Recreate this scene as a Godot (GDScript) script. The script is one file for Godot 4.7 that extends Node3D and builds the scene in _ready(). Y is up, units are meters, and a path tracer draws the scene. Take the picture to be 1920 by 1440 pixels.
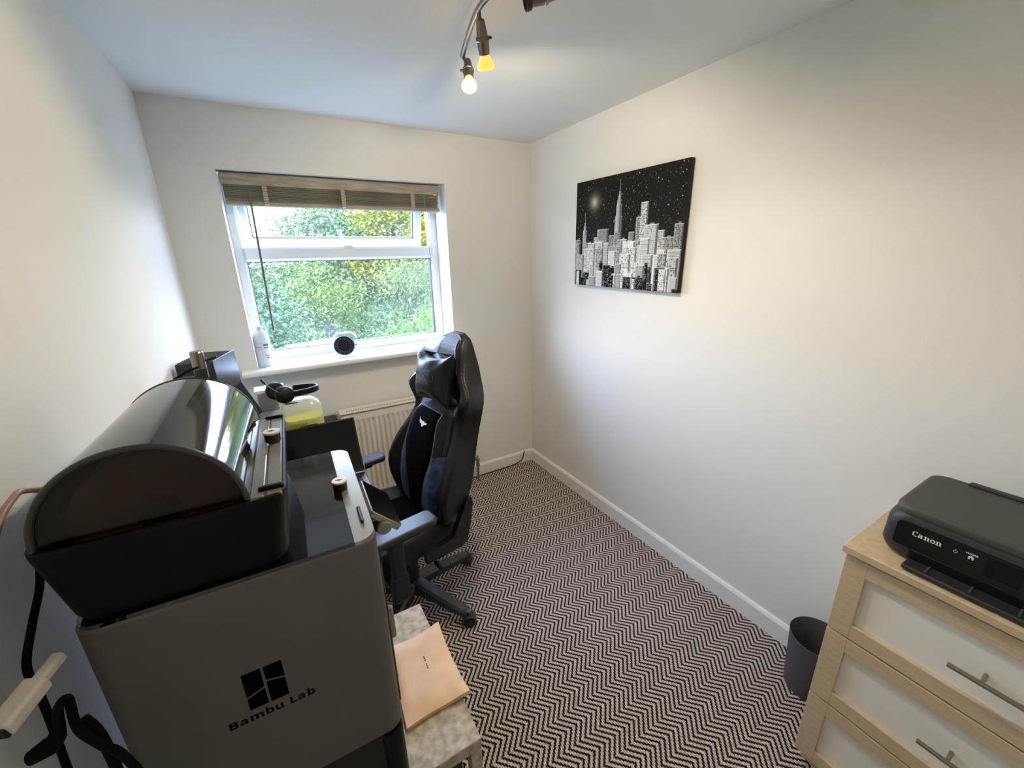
extends Node3D
# A small home office: 3D printer on a stone-effect table, gaming chair at a desk, window onto trees, chest of drawers with an inkjet printer.
# Origin: the floor corner where the back (window) wall meets the right wall; room runs to -x and +z.

const ROOM_W := 2.087
const ROOM_H := 2.4
const ROOM_D := 3.2
var M := {}
var taken := {}

func _ready() -> void:
	setup_camera_and_light()
	make_materials()
	build_room()
	build_window()
	build_garden()
	build_blind()
	build_radiator()
	build_ceiling_light()
	build_printer_table()
	build_printer()
	build_filament_unit()
	build_desk_things()
	build_chair()
	build_chest()
	build_inkjet()
	build_small_things()

func setup_camera_and_light() -> void:
	var cam := Camera3D.new()
	cam.name = "camera"
	cam.fov = 86.7258
	cam.near = 0.02
	cam.far = 200.0
	cam.position = Vector3(-1.71588, 1.67039, 2.65426)
	cam.rotation = Vector3(-0.305507, -0.523396, -0.023066)
	add_child(cam)
	cam.current = true
	var sky_mat := ProceduralSkyMaterial.new()
	sky_mat.sky_top_color = Color(0.66, 0.79, 1.0)
	sky_mat.sky_horizon_color = Color(0.90, 0.94, 1.0)
	sky_mat.ground_bottom_color = Color(0.30, 0.32, 0.26)
	sky_mat.ground_horizon_color = Color(0.62, 0.65, 0.62)
	sky_mat.sky_curve = 0.25
	sky_mat.sky_energy_multiplier = 3.7
	sky_mat.ground_energy_multiplier = 1.0
	var sky := Sky.new()
	sky.sky_material = sky_mat
	var env := Environment.new()
	env.background_mode = Environment.BG_SKY
	env.sky = sky
	env.tonemap_mode = Environment.TONE_MAPPER_LINEAR
	env.tonemap_exposure = 1.45
	env.sdfgi_enabled = true
	env.ssao_enabled = true
	env.ssil_enabled = true
	var we := WorldEnvironment.new()
	we.name = "world_environment"
	we.environment = env
	add_child(we)
	var sun := DirectionalLight3D.new()   # hazy sun standing behind the house: it lights the trees, not the room
	sun.name = "sun"
	sun.light_color = Color(1.0, 0.96, 0.88)
	sun.light_energy = 0.5
	sun.light_angular_distance = 6.0
	sun.shadow_enabled = true
	add_child(sun)
	sun.look_at_from_position(Vector3(3.0, 8.0, 9.0), Vector3(0, 0, 0))

# ---------------------------------------------------------------- geometry helpers
class Geo:
	var st := SurfaceTool.new()
	var xf := Transform3D.IDENTITY
	func _init() -> void:
		st.begin(Mesh.PRIMITIVE_TRIANGLES)
		st.set_smooth_group(-1)
	func group(g: int) -> void:
		st.set_smooth_group(g)
	func tri(a: Vector3, b: Vector3, c: Vector3) -> void:   # counter-clockwise seen from outside
		st.add_vertex(xf * a); st.add_vertex(xf * c); st.add_vertex(xf * b)
	func quad(a: Vector3, b: Vector3, c: Vector3, d: Vector3) -> void:
		tri(a, b, c); tri(a, c, d)
	func fan(ring: Array, flip := false) -> void:
		var c := Vector3.ZERO
		for p in ring: c += p
		c /= ring.size()
		st.set_smooth_group(-1)
		for j in ring.size():
			var a: Vector3 = ring[j]
			var b: Vector3 = ring[(j + 1) % ring.size()]
			if flip: tri(c, b, a)
			else: tri(c, a, b)
	# rings run counter-clockwise when looked at against the direction of travel
	func loft(rings: Array, cap0 := true, cap1 := true, crisp := false, closed := true, base := 1) -> void:
		for i in rings.size() - 1:
			st.set_smooth_group(base + (i if crisp else 0))
			var r0: Array = rings[i]
			var r1: Array = rings[i + 1]
			var n := r0.size() if closed else r0.size() - 1
			for j in n:
				var k := (j + 1) % r0.size()
				quad(r0[j], r0[k], r1[k], r1[j])
		if cap0: fan(rings[0], true)
		if cap1: fan(rings[rings.size() - 1])
	func box(c: Vector3, s: Vector3, e := 0.0) -> void:
		var h := s * 0.5
		if e <= 0.0:
			st.set_smooth_group(-1)
			var p := []
			for i in 8: p.append(c + Vector3(h.x if i & 1 else -h.x, h.y if i & 2 else -h.y, h.z if i & 4 else -h.z))
			quad(p[4], p[5], p[7], p[6]); quad(p[1], p[0], p[2], p[3]); quad(p[5], p[1], p[3], p[7])
			quad(p[0], p[4], p[6], p[2]); quad(p[6], p[7], p[3], p[2]); quad(p[0], p[1], p[5], p[4])
			return
		var rings := []
		for q in [[-h.y, e], [-h.y + e, 0.0], [h.y - e, 0.0], [h.y, e]]:
			var x: float = h.x - q[1]
			var z: float = h.z - q[1]
			var ring := []
			for a in [[x, z - e], [x, -z + e], [x - e, -z], [-x + e, -z], [-x, -z + e], [-x, z - e], [-x + e, z], [x - e, z]]:
				ring.append(c + Vector3(a[0], q[0], a[1]))
			rings.append(ring)
		for i in 3:
			st.set_smooth_group(-1)
			for j in 8:
				var k := (j + 1) % 8
				quad(rings[i][j], rings[i][k], rings[i + 1][k], rings[i + 1][j])
		fan(rings[0], true); fan(rings[3])
	# box with upright edges rounded by r and top/bottom edges rounded by e; y is the axis
	func rbox(c: Vector3, s: Vector3, r: float, e: float, n := 6) -> void:
		var rings := []
		var h := s.y * 0.5
		for q in [[-h, e], [-h + e * 0.3, e * 0.3], [-h + e, 0.0], [-h + e * 1.2, 0.0], [h - e * 1.2, 0.0], [h - e, 0.0], [h - e * 0.3, e * 0.3], [h, e]]:
			rings.append(Geo.put(Geo.rr(s.x - 2.0 * q[1], s.z - 2.0 * q[1], maxf(r - q[1], 0.0005), n), c + Vector3(0, q[0], 0), Vector3.RIGHT, Vector3.FORWARD))
		loft(rings)
	func tube(pts: Array, r, n := 10, caps := true) -> void:
		var rings := []
		var t0: Vector3 = (pts[1] - pts[0]).normalized()
		var u := t0.cross(Vector3.UP if absf(t0.y) < 0.9 else Vector3.RIGHT).normalized()
		for i in pts.size():
			var t: Vector3
			if i == 0: t = t0
			elif i == pts.size() - 1: t = (pts[i] - pts[i - 1]).normalized()
			else: t = (pts[i + 1] - pts[i - 1]).normalized()
			u = (u - t * u.dot(t)).normalized()
			var v := t.cross(u)
			var rad: float = r[i] if r is Array else r
			var ring := []
			for j in n:
				var a := TAU * j / n
				ring.append(pts[i] + u * cos(a) * rad + v * sin(a) * rad)
			rings.append(ring)
		loft(rings, caps, caps)
	# profile: [radius, height] pairs from bottom to top round axis w
	func lathe(profile: Array, o: Vector3, w := Vector3.UP, n := 24, crisp := true, caps := true) -> void:
		var u := w.cross(Vector3.RIGHT if absf(w.x) < 0.9 else Vector3.UP).normalized()
		var v := w.cross(u)
		var rings := []
		for p in profile:
			var ring := []
			for j in n:
				var a := TAU * j / n
				ring.append(o + w * p[1] + (u * cos(a) + v * sin(a)) * maxf(p[0], 0.0004))
			rings.append(ring)
		loft(rings, caps, caps, crisp)
	func prism(poly: PackedVector2Array, o: Vector3, u: Vector3, v: Vector3, depth: float) -> void:
		if Geometry2D.is_polygon_clockwise(poly) == false: pass
		var area := 0.0
		for i in poly.size():
			area += poly[i].cross(poly[(i + 1) % poly.size()])
		if area < 0.0: poly.reverse()
		var w := u.cross(v) * depth
		st.set_smooth_group(-1)
		for i in poly.size():
			var a := o + u * poly[i].x + v * poly[i].y
			var q := poly[(i + 1) % poly.size()]
			var b := o + u * q.x + v * q.y
			quad(a, b, b + w, a + w)
		var ix := Geometry2D.triangulate_polygon(poly)
		for i in range(0, ix.size(), 3):
			var p := []
			for k in 3: p.append(poly[ix[i + k]])
			if (p[1] - p[0]).cross(p[2] - p[0]) < 0.0: p.reverse()
			var a3: Vector3 = o + u * p[0].x + v * p[0].y
			var b3: Vector3 = o + u * p[1].x + v * p[1].y
			var c3: Vector3 = o + u * p[2].x + v * p[2].y
			tri(a3 + w, b3 + w, c3 + w); tri(a3, c3, b3)
	func mesh() -> ArrayMesh:
		st.generate_normals()
		st.index()
		return st.commit()
	# rounded rectangle, counter-clockwise, with support points that keep flat sides flat
	static func rr(w: float, h: float, r: float, n := 5) -> Array:
		var out := []
		r = minf(r, minf(w, h) * 0.499)
		for q in 4:
			var cx: float = (w * 0.5 - r) * [1, -1, -1, 1][q]
			var cy: float = (h * 0.5 - r) * [1, 1, -1, -1][q]
			for i in n + 1:
				var a: float = PI * 0.5 * (q + float(i) / n)
				out.append(Vector2(cx + cos(a) * r, cy + sin(a) * r))
			var a1: Vector2 = out[out.size() - 1]
			var nxt: Vector2 = [Vector2(-1, 0), Vector2(0, -1), Vector2(1, 0), Vector2(0, 1)][q]
			var room: float = [w, h, w, h][q] - 2.0 * r
			out.append(a1 + nxt * minf(0.002, room * 0.25))
			out.append(a1 + nxt * (room - minf(0.002, room * 0.25)))
		return out
	static func put(ring2: Array, o: Vector3, u: Vector3, v: Vector3) -> Array:
		var out := []
		for p in ring2: out.append(o + u * p.x + v * p.y)
		return out

func geo() -> Geo:
	return Geo.new()

func numbered(called: String) -> String:
	if not taken.has(called):
		taken[called] = 0
		return called
	taken[called] += 1
	return "%s_%03d" % [called, taken[called]]

func thing(called: String, label: String, category: String, at := Vector3.ZERO, turn := 0.0, group := "") -> Node3D:
	var o := Node3D.new()
	o.name = numbered(called)
	add_child(o)
	o.position = at
	o.rotation.y = turn
	o.set_meta("label", label)
	o.set_meta("category", category)
	if group != "": o.set_meta("group", group)
	return o

func part(called: String, g: Geo, m: Material, parent: Node, label := "") -> MeshInstance3D:
	return part_mesh(called, g.mesh(), m, parent, label)

func part_mesh(called: String, mesh: Mesh, m: Material, parent: Node, label := "") -> MeshInstance3D:
	var o := MeshInstance3D.new()
	o.name = called
	o.mesh = mesh
	o.material_override = m
	parent.add_child(o, true)
	if label != "": o.set_meta("label", label)
	return o

func single(called: String, g: Geo, m: Material, label: String, category: String, group := "") -> MeshInstance3D:
	var o := part_mesh(numbered(called), g.mesh(), m, self)
	o.set_meta("label", label)
	o.set_meta("category", category)
	if group != "": o.set_meta("group", group)
	return o

func struct(called: String, g: Geo, m: Material, label: String, category: String) -> MeshInstance3D:
	var o := single(called, g, m, label, category)
	o.set_meta("kind", "structure")
	return o

func words(text: String, font_names: Array, bold: bool, size: float, m: Material, parent: Node, called: String, at: Transform3D, wide := 1.0) -> void:
	var f := SystemFont.new()
	f.font_names = PackedStringArray(font_names)
	if bold: f.font_weight = 700
	var t := TextMesh.new()
	t.font = f
	t.text = text
	t.font_size = 32
	t.pixel_size = size / 32.0
	t.depth = 0.0006
	var o := part_mesh(called, t, m, parent)
	o.transform = at * Transform3D(Basis.from_scale(Vector3(wide, 1, 1)), Vector3.ZERO)

func curve(pts: Array, steps := 6) -> Array:   # smooth path through points
	var out := []
	for i in pts.size() - 1:
		var p0: Vector3 = pts[maxi(i - 1, 0)]
		var p3: Vector3 = pts[mini(i + 2, pts.size() - 1)]
		for k in steps:
			out.append(pts[i].cubic_interpolate(pts[i + 1], p0, p3, float(k) / steps))
	out.append(pts[pts.size() - 1])
	return out

func table1(t: Array, x: float) -> float:   # smooth table look-up, [[x, y], ...]
	for i in t.size() - 1:
		if x <= t[i + 1][0]:
			var k: float = clampf((x - t[i][0]) / (t[i + 1][0] - t[i][0]), 0.0, 1.0)
			var a: float = t[maxi(i - 1, 0)][1]
			var d: float = t[mini(i + 2, t.size() - 1)][1]
			return cubic_interpolate(t[i][1], t[i + 1][1], a, d, k)
	return t[t.size() - 1][1]

# ---------------------------------------------------------------- materials
func mat(key: String, c: Color, rough := 0.6, metal := 0.0, spec := 0.5) -> StandardMaterial3D:
	var m := StandardMaterial3D.new()
	m.resource_name = key
	m.albedo_color = c
	m.roughness = rough
	m.metallic = metal
	m.metallic_specular = spec
	M[key] = m
	return m

func noise_image(seed_: int, freq: float, size := 256, octaves := 4, type := FastNoiseLite.TYPE_SIMPLEX_SMOOTH) -> Image:
	var n := FastNoiseLite.new()
	n.seed = seed_
	n.frequency = freq
	n.noise_type = type
	n.fractal_octaves = octaves
	return n.get_seamless_image(size, size)

func tinted(img: Image, a: Color, b: Color, contrast := 1.0) -> ImageTexture:
	var out := Image.create(img.get_width(), img.get_height(), false, Image.FORMAT_RGB8)
	for y in img.get_height():
		for x in img.get_width():
			var k := clampf((img.get_pixel(x, y).r - 0.5) * contrast + 0.5, 0.0, 1.0)
			out.set_pixel(x, y, a.lerp(b, k))
	return ImageTexture.create_from_image(out)

func triplanar(m: StandardMaterial3D, scale: Vector3, world := true) -> void:
	m.uv1_triplanar = true
	m.uv1_world_triplanar = world
	m.uv1_scale = scale

func grain(m: StandardMaterial3D, seed_: int, scale: float, strength: float, freq := 0.06) -> void:
	var img := noise_image(seed_, freq, 256, 3)
	img.bump_map_to_normal_map(strength)
	m.normal_enabled = true
	m.normal_texture = ImageTexture.create_from_image(img)
	m.normal_scale = 1.0
	triplanar(m, Vector3.ONE * scale)

func make_materials() -> void:
	grain(mat("wall_paint", Color(0.90, 0.895, 0.875), 0.75, 0.0, 0.3), 3, 5.0, 0.25)
	grain(mat("ceiling_paint", Color(0.92, 0.925, 0.92), 0.8, 0.0, 0.2), 5, 5.0, 0.25)
	mat("white_gloss", Color(0.92, 0.92, 0.91), 0.28)
	mat("frame_plastic", Color(0.93, 0.94, 0.95), 0.25)
	mat("gasket", Color(0.06, 0.06, 0.07), 0.6)
	mat("radiator_enamel", Color(0.91, 0.89, 0.85), 0.3)
	var glass := mat("pane_glass", Color(0.85, 0.93, 0.92, 0.06), 0.0)
	glass.transparency = BaseMaterial3D.TRANSPARENCY_ALPHA
	# carpet: cream and near-black yarn in 45 degree zigzags, 24 mm pitch, 100 mm wave
	var ci := Image.create(768, 768, false, Image.FORMAT_RGB8)
	var ch := Image.create(768, 768, false, Image.FORMAT_RGB8)
	var rng := RandomNumberGenerator.new()
	rng.seed = 11
	var tone := PackedFloat32Array()
	for i in 128 * 128: tone.append(rng.randf())
	for j in 768:
		var z := j / 768.0 * 0.2
		for i in 768:
			var x := i / 768.0 * 0.192
			# knots lie on a 4.0 mm grid, each knot one yarn colour
			var kz := int(z / 0.004)
			var zc := (kz + 0.5) * 0.004
			var shift := 0.5 if kz & 1 else 0.0
			var kx := floori(x / 0.004 + shift)
			var xc := (kx + 0.5 - shift) * 0.004
			var tz := fposmod(zc + 0.06, 0.1) / 0.05
			var tri := tz if tz < 1.0 else 2.0 - tz
			var ph := fposmod(xc + tri * 0.048 - 0.5 * (x - xc), 0.024) / 0.024
			var dark := ph < 0.46
			var t: float = tone[(kz & 127) * 128 + (posmod(kx, 48))]
			var du := absf(x - xc) / 0.002
			var dv := absf(z - zc) / 0.002
			var hgt := clampf(1.15 - 0.75 * (du * du + dv * dv * 0.8), 0.0, 1.0)
			var c: Color = Color(0.115, 0.085, 0.105).lerp(Color(0.19, 0.145, 0.165), t) if dark else Color(0.80, 0.745, 0.715).lerp(Color(0.90, 0.85, 0.82), t)
			ci.set_pixel(i, j, c)
			ch.set_pixel(i, j, Color(hgt, hgt, hgt))
	var carpet := mat("carpet", Color.WHITE, 0.95, 0.0, 0.1)
	carpet.albedo_texture = ImageTexture.create_from_image(ci)
	ch.bump_map_to_normal_map(6.0)
	carpet.normal_enabled = true
	carpet.normal_texture = ImageTexture.create_from_image(ch)
	triplanar(carpet, Vector3(1.0 / 0.192, 1.0 / 0.2, 1.0 / 0.2))
	# leatherette and cloth
	grain(mat("leather", Color(0.10, 0.105, 0.115), 0.28, 0.0, 0.36), 8, 9.0, 3.0, 0.09)
	grain(mat("leather_back", Color(0.13, 0.127, 0.125), 0.38, 0.0, 0.34), 8, 9.0, 3.0, 0.09)
	mat("suede", Color(0.022, 0.022, 0.026), 0.95, 0.0, 0.15)
	var navy := mat("navy_velour", Color(0.27, 0.31, 0.44), 0.85, 0.0, 0.2)
	navy.rim_enabled = true
	navy.rim = 0.6
	navy.albedo_texture = tinted(noise_image(21, 0.02, 128, 3), Color(0.55, 0.6, 0.7), Color(1, 1, 1), 2.0)
	triplanar(navy, Vector3.ONE * 5.0)
	mat("piping", Color(0.42, 0.40, 0.44), 0.5)
	mat("black_plastic", Color(0.09, 0.09, 0.095), 0.42)
	mat("arm_pad", Color(0.20, 0.20, 0.215), 0.38)
	mat("base_plastic", Color(0.19, 0.20, 0.20), 0.35)
	mat("caster_black", Color(0.02, 0.02, 0.022), 0.35)
	mat("emblem_white", Color(0.9, 0.9, 0.9), 0.5)
	mat("stitch", Color(0.28, 0.28, 0.30), 0.6)
	# 3D printer
	var alu := mat("printer_grey", Color(0.40, 0.385, 0.36), 0.5, 0.35, 0.4)
	grain(alu, 31, 30.0, 0.6, 0.2)
	mat("printer_black", Color(0.03, 0.03, 0.033), 0.35)
	mat("printer_frame", Color(0.62, 0.59, 0.53), 0.32, 0.75)
	mat("lid_glass", Color(0.055, 0.062, 0.068), 0.06, 0.0, 0.9)
	mat("unit_grey", Color(0.055, 0.055, 0.056), 0.45, 0.0, 0.25)
	mat("deck_grey", Color(0.48, 0.475, 0.455), 0.2, 0.0, 0.7)
	var smoke := mat("smoked_lid", Color(0.13, 0.125, 0.115, 0.93), 0.05, 0.0, 1.0)
	smoke.transparency = BaseMaterial3D.TRANSPARENCY_ALPHA
	var smoke2 := mat("smoked_end", Color(0.04, 0.03, 0.03, 0.38), 0.06, 0.0, 0.35)
	smoke2.transparency = BaseMaterial3D.TRANSPARENCY_ALPHA
	mat("rim_grey", Color(0.20, 0.195, 0.19), 0.35)
	mat("spool_brown", Color(0.34, 0.17, 0.13), 0.65)
	mat("filament_dark", Color(0.05, 0.04, 0.04), 0.5)
	mat("print_black", Color(0.02, 0.02, 0.022), 0.8, 0.0, 0.1)
	mat("disc_white", Color(0.85, 0.80, 0.75), 0.4)
	mat("screen_glass", Color(0.04, 0.036, 0.038), 0.12, 0.0, 0.4)
	mat("clear_tube", Color(0.62, 0.50, 0.46), 0.35)
	mat("black_rubber", Color(0.05, 0.05, 0.055), 0.75, 0.0, 0.2)
	mat("white_plastic", Color(0.82, 0.80, 0.75), 0.4)
	# furniture
	var st_img := noise_image(41, 0.02, 256, 5)
	var stone := mat("stone_laminate", Color.WHITE, 0.6, 0.0, 0.3)
	stone.albedo_texture = tinted(st_img, Color(0.60, 0.565, 0.50), Color(0.76, 0.725, 0.655), 1.3)
	triplanar(stone, Vector3.ONE * 6.0)
	var oak_img := Image.create(256, 256, false, Image.FORMAT_RGB8)
	var on := noise_image(51, 0.02, 256, 4)
	var of := noise_image(52, 0.09, 256, 2)
	for y in 256:
		for x in 256:
			var k := on.get_pixel(x, (y * 7) % 256).r * 0.65 + of.get_pixel((x * 3) % 256, y).r * 0.35
			oak_img.set_pixel(x, y, Color(0.765, 0.675, 0.54).lerp(Color(0.83, 0.75, 0.62), clampf((k - 0.5) * 1.6 + 0.5, 0, 1)))
	var oak := mat("oak_laminate", Color.WHITE, 0.45, 0.0, 0.4)
	oak.albedo_texture = ImageTexture.create_from_image(oak_img)
	triplanar(oak, Vector3(6.0, 6.0, 1.3))
	grain(mat("frosted_panel", Color(0.93, 0.92, 0.87), 0.35, 0.0, 0.5), 61, 20.0, 0.5, 0.2)
	mat("brushed_steel", Color(0.62, 0.60, 0.57), 0.28, 1.0)
	mat("satin_nickel", Color(0.50, 0.47, 0.43), 0.32, 1.0)
	grain(mat("bin_grey", Color(0.30, 0.30, 0.32), 0.55, 0.0, 0.4), 71, 12.0, 2.0, 0.15)
	var tan := mat("tan_leather", Color.WHITE, 0.5, 0.0, 0.4)
	tan.albedo_texture = tinted(noise_image(81, 0.015, 128, 4), Color(0.825, 0.68, 0.535), Color(0.875, 0.74, 0.605), 1.6)
	triplanar(tan, Vector3.ONE * 4.0)
	mat("desk_top", Color(0.12, 0.11, 0.105), 0.5)
	# blind
	var bl := mat("blind_wood", Color.WHITE, 0.55, 0.0, 0.3)
	bl.albedo_texture = tinted(noise_image(91, 0.03, 128, 4), Color(0.58, 0.55, 0.49), Color(0.70, 0.665, 0.60), 1.6)
	triplanar(bl, Vector3(1.2, 9.0, 9.0))
	mat("blind_tape", Color(0.76, 0.72, 0.64), 0.8)
	mat("blind_cord", Color(0.66, 0.63, 0.57), 0.7)
	mat("blind_wand", Color(0.40, 0.375, 0.34), 0.5)
	# small things
	var milk := mat("bottle_plastic", Color(0.90, 0.93, 0.95), 0.35)
	milk.backlight_enabled = true
	milk.backlight = Color(0.5, 0.55, 0.6)
	mat("label_white", Color(0.86, 0.89, 0.93), 0.5)
	mat("ink_grey", Color(0.42, 0.46, 0.52), 0.6)
	var clear := mat("clear_plastic", Color(0.80, 0.92, 0.92, 0.28), 0.08, 0.0, 0.7)
	clear.transparency = BaseMaterial3D.TRANSPARENCY_ALPHA
	mat("fan_black", Color(0.08, 0.11, 0.125), 0.4)
	var jug := mat("jug_plastic", Color(0.94, 0.95, 0.90, 0.30), 0.2)
	jug.transparency = BaseMaterial3D.TRANSPARENCY_ALPHA
	var yl := mat("yellow_liquid", Color(0.90, 0.86, 0.16), 0.15)
	yl.backlight_enabled = true
	yl.backlight = Color(0.6, 0.58, 0.1)
	mat("yellow_label", Color(0.62, 0.58, 0.02), 0.5)
	mat("box_card", Color(0.88, 0.88, 0.88), 0.6)
	mat("box_inset", Color(0.66, 0.62, 0.56), 0.6)
	mat("headset_black", Color(0.028, 0.028, 0.036), 0.4)
	mat("headset_cushion", Color(0.03, 0.03, 0.05), 0.7)
	mat("monitor_silver", Color(0.33, 0.34, 0.36), 0.25, 0.5)
	mat("tower_gloss", Color(0.20, 0.21, 0.22), 0.22, 0.4, 0.9)
	mat("inkjet_black", Color(0.15, 0.15, 0.155), 0.5)
	mat("inkjet_top", Color(0.27, 0.265, 0.25), 0.6)
	mat("inkjet_gloss", Color(0.06, 0.06, 0.065), 0.2)
	mat("ink_white", Color(0.85, 0.85, 0.83), 0.5)
	mat("cable_brown", Color(0.10, 0.06, 0.05), 0.6)
	mat("copper_grey", Color(0.52, 0.50, 0.44), 0.4, 0.6)
	# outside
	mat("bark", Color(0.20, 0.16, 0.12), 0.9)
	mat("grass", Color(0.20, 0.30, 0.10), 0.95)
	mat("shed_wood", Color(0.33, 0.26, 0.19), 0.9)
	var rf := mat("roof_felt", Color.WHITE, 0.95)
	rf.albedo_texture = tinted(noise_image(95, 0.05, 128, 4), Color(0.30, 0.24, 0.20), Color(0.50, 0.47, 0.24), 2.2)
	triplanar(rf, Vector3.ONE * 1.2)
	var leaf := mat("leaf", Color.WHITE, 0.8, 0.0, 0.12)
	leaf.vertex_color_use_as_albedo = true
	leaf.cull_mode = BaseMaterial3D.CULL_DISABLED
	leaf.backlight_enabled = true
	leaf.backlight = Color(0.28, 0.32, 0.14)

# ---------------------------------------------------------------- the room
func build_room() -> void:
	var w := ROOM_W
	var d := ROOM_D
	var g := geo()
	g.box(Vector3(-w / 2, -0.06, d / 2 - 0.06), Vector3(w + 0.4, 0.12, d + 0.52))
	struct("floor", g, M.carpet, "dark and cream zigzag patterned carpet covering the floor", "floor")
	g = geo()
	g.box(Vector3(-w / 2, ROOM_H + 0.06, d / 2 - 0.06), Vector3(w + 0.4, 0.12, d + 0.52))
	struct("ceiling", g, M.ceiling_paint, "plain white painted ceiling above the spotlight bar", "ceiling")
	g = geo()
	g.box(Vector3(-w - 0.1, ROOM_H / 2, d / 2 - 0.06), Vector3(0.2, ROOM_H, d + 0.52))
	struct("wall_left", g, M.wall_paint, "plain white wall behind the desk and the filament unit", "wall")
	g = geo()
	g.box(Vector3(0.1, ROOM_H / 2, d / 2 - 0.06), Vector3(0.2, ROOM_H, d + 0.52))
	struct("wall_right", g, M.wall_paint, "plain white wall carrying the skyline canvas", "wall")
	g = geo()
	g.box(Vector3(-w / 2, ROOM_H / 2, d + 0.1), Vector3(w, ROOM_H, 0.2))
	struct("wall_front", g, M.wall_paint, "plain white wall at the end away from the window", "wall")
	g = geo()   # back wall in four pieces round the window opening
	var x0 := -1.846
	var x1 := -0.6456
	var y0 := 1.062
	var y1 := 2.1142
	var zt := -0.31
	for r in [[-w, x0, 0.0, ROOM_H], [x1, 0.0, 0.0, ROOM_H], [x0, x1, 0.0, y0], [x0, x1, y1, ROOM_H]]:
		g.box(Vector3((r[0] + r[1]) / 2, (r[2] + r[3]) / 2, zt / 2), Vector3(r[1] - r[0], r[3] - r[2], -zt))
	struct("wall_back", g, M.wall_paint, "white window wall above and around the radiator", "wall")
	# skirting: chamfered top edge
	var prof := PackedVector2Array([Vector2(0, 0), Vector2(0.018, 0), Vector2(0.018, 0.083), Vector2(0.012, 0.094), Vector2(0.004, 0.098), Vector2(0, 0.098)])
	g = geo()
	g.prism(prof, Vector3(0, 0, d), Vector3.LEFT, Vector3.UP, d)
	struct("baseboard_right", g, M.white_gloss, "white skirting board along the wall with the canvas", "skirting")
	g = geo()
	g.prism(prof, Vector3(-0.018, 0, 0), Vector3.BACK, Vector3.UP, w - 0.036)
	struct("baseboard_back", g, M.white_gloss, "white skirting board below the radiator and window", "skirting")
	g = geo()
	g.prism(prof, Vector3(-w, 0, 0), Vector3.RIGHT, Vector3.UP, d)
	struct("baseboard_left", g, M.white_gloss, "white skirting board along the wall behind the desk", "skirting")
	g = geo()   # window board with rounded nose
	var nose := PackedVector2Array([Vector2(-0.2, 0), Vector2(0.082, 0), Vector2(0.09, 0.006), Vector2(0.092, 0.015), Vector2(0.09, 0.024), Vector2(0.082, 0.03), Vector2(-0.2, 0.03)])
	g.prism(nose, Vector3(x0 + 0.001, 1.062, 0), Vector3.BACK, Vector3.UP, 0.0001)
	g = geo()
	g.prism(nose, Vector3(x1 - 0.001, 1.062, 0), Vector3.BACK, Vector3.UP, x1 - x0 - 0.002)
	var horn := PackedVector2Array([Vector2(0.0005, 0), Vector2(0.082, 0), Vector2(0.09, 0.006), Vector2(0.092, 0.015), Vector2(0.09, 0.024), Vector2(0.082, 0.03), Vector2(0.0005, 0.03)])
	g.prism(horn, Vector3(x0 + 0.001, 1.062, 0), Vector3.BACK, Vector3.UP, 0.075)
	g.prism(horn, Vector3(x1 + 0.074, 1.062, 0), Vector3.BACK, Vector3.UP, 0.075)
	struct("trim_1", g, M.white_gloss, "white window board with the bottle and the small fan on it", "window sill")

func frame_bars(g: Geo, x0: float, x1: float, y0: float, y1: float, wd: float, z0: float, z1: float) -> void:
	# mitred rectangular frame with a sloping inner bead
	var prof := [Vector2(0, z0), Vector2(0, z1), Vector2(wd * 0.72, z1), Vector2(wd, z1 - 0.014), Vector2(wd, z0)]
	var cs := [Vector2(x0, y0), Vector2(x1, y0), Vector2(x1, y1), Vector2(x0, y1)]
	var inn := [Vector2(1, 1), Vector2(-1, 1), Vector2(-1, -1), Vector2(1, -1)]
	g.group(-1)
	for q in 4:
		var k := (q + 1) % 4
		for i in prof.size():
			var a: Vector2 = prof[i]
			var b: Vector2 = prof[(i + 1) % prof.size()]
			var p := func(c: int, v: Vector2) -> Vector3: return Vector3(cs[c].x + inn[c].x * v.x, cs[c].y + inn[c].y * v.x, v.y)
			g.quad(p.call(q, b), p.call(q, a), p.call(k, a), p.call(k, b))

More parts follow.
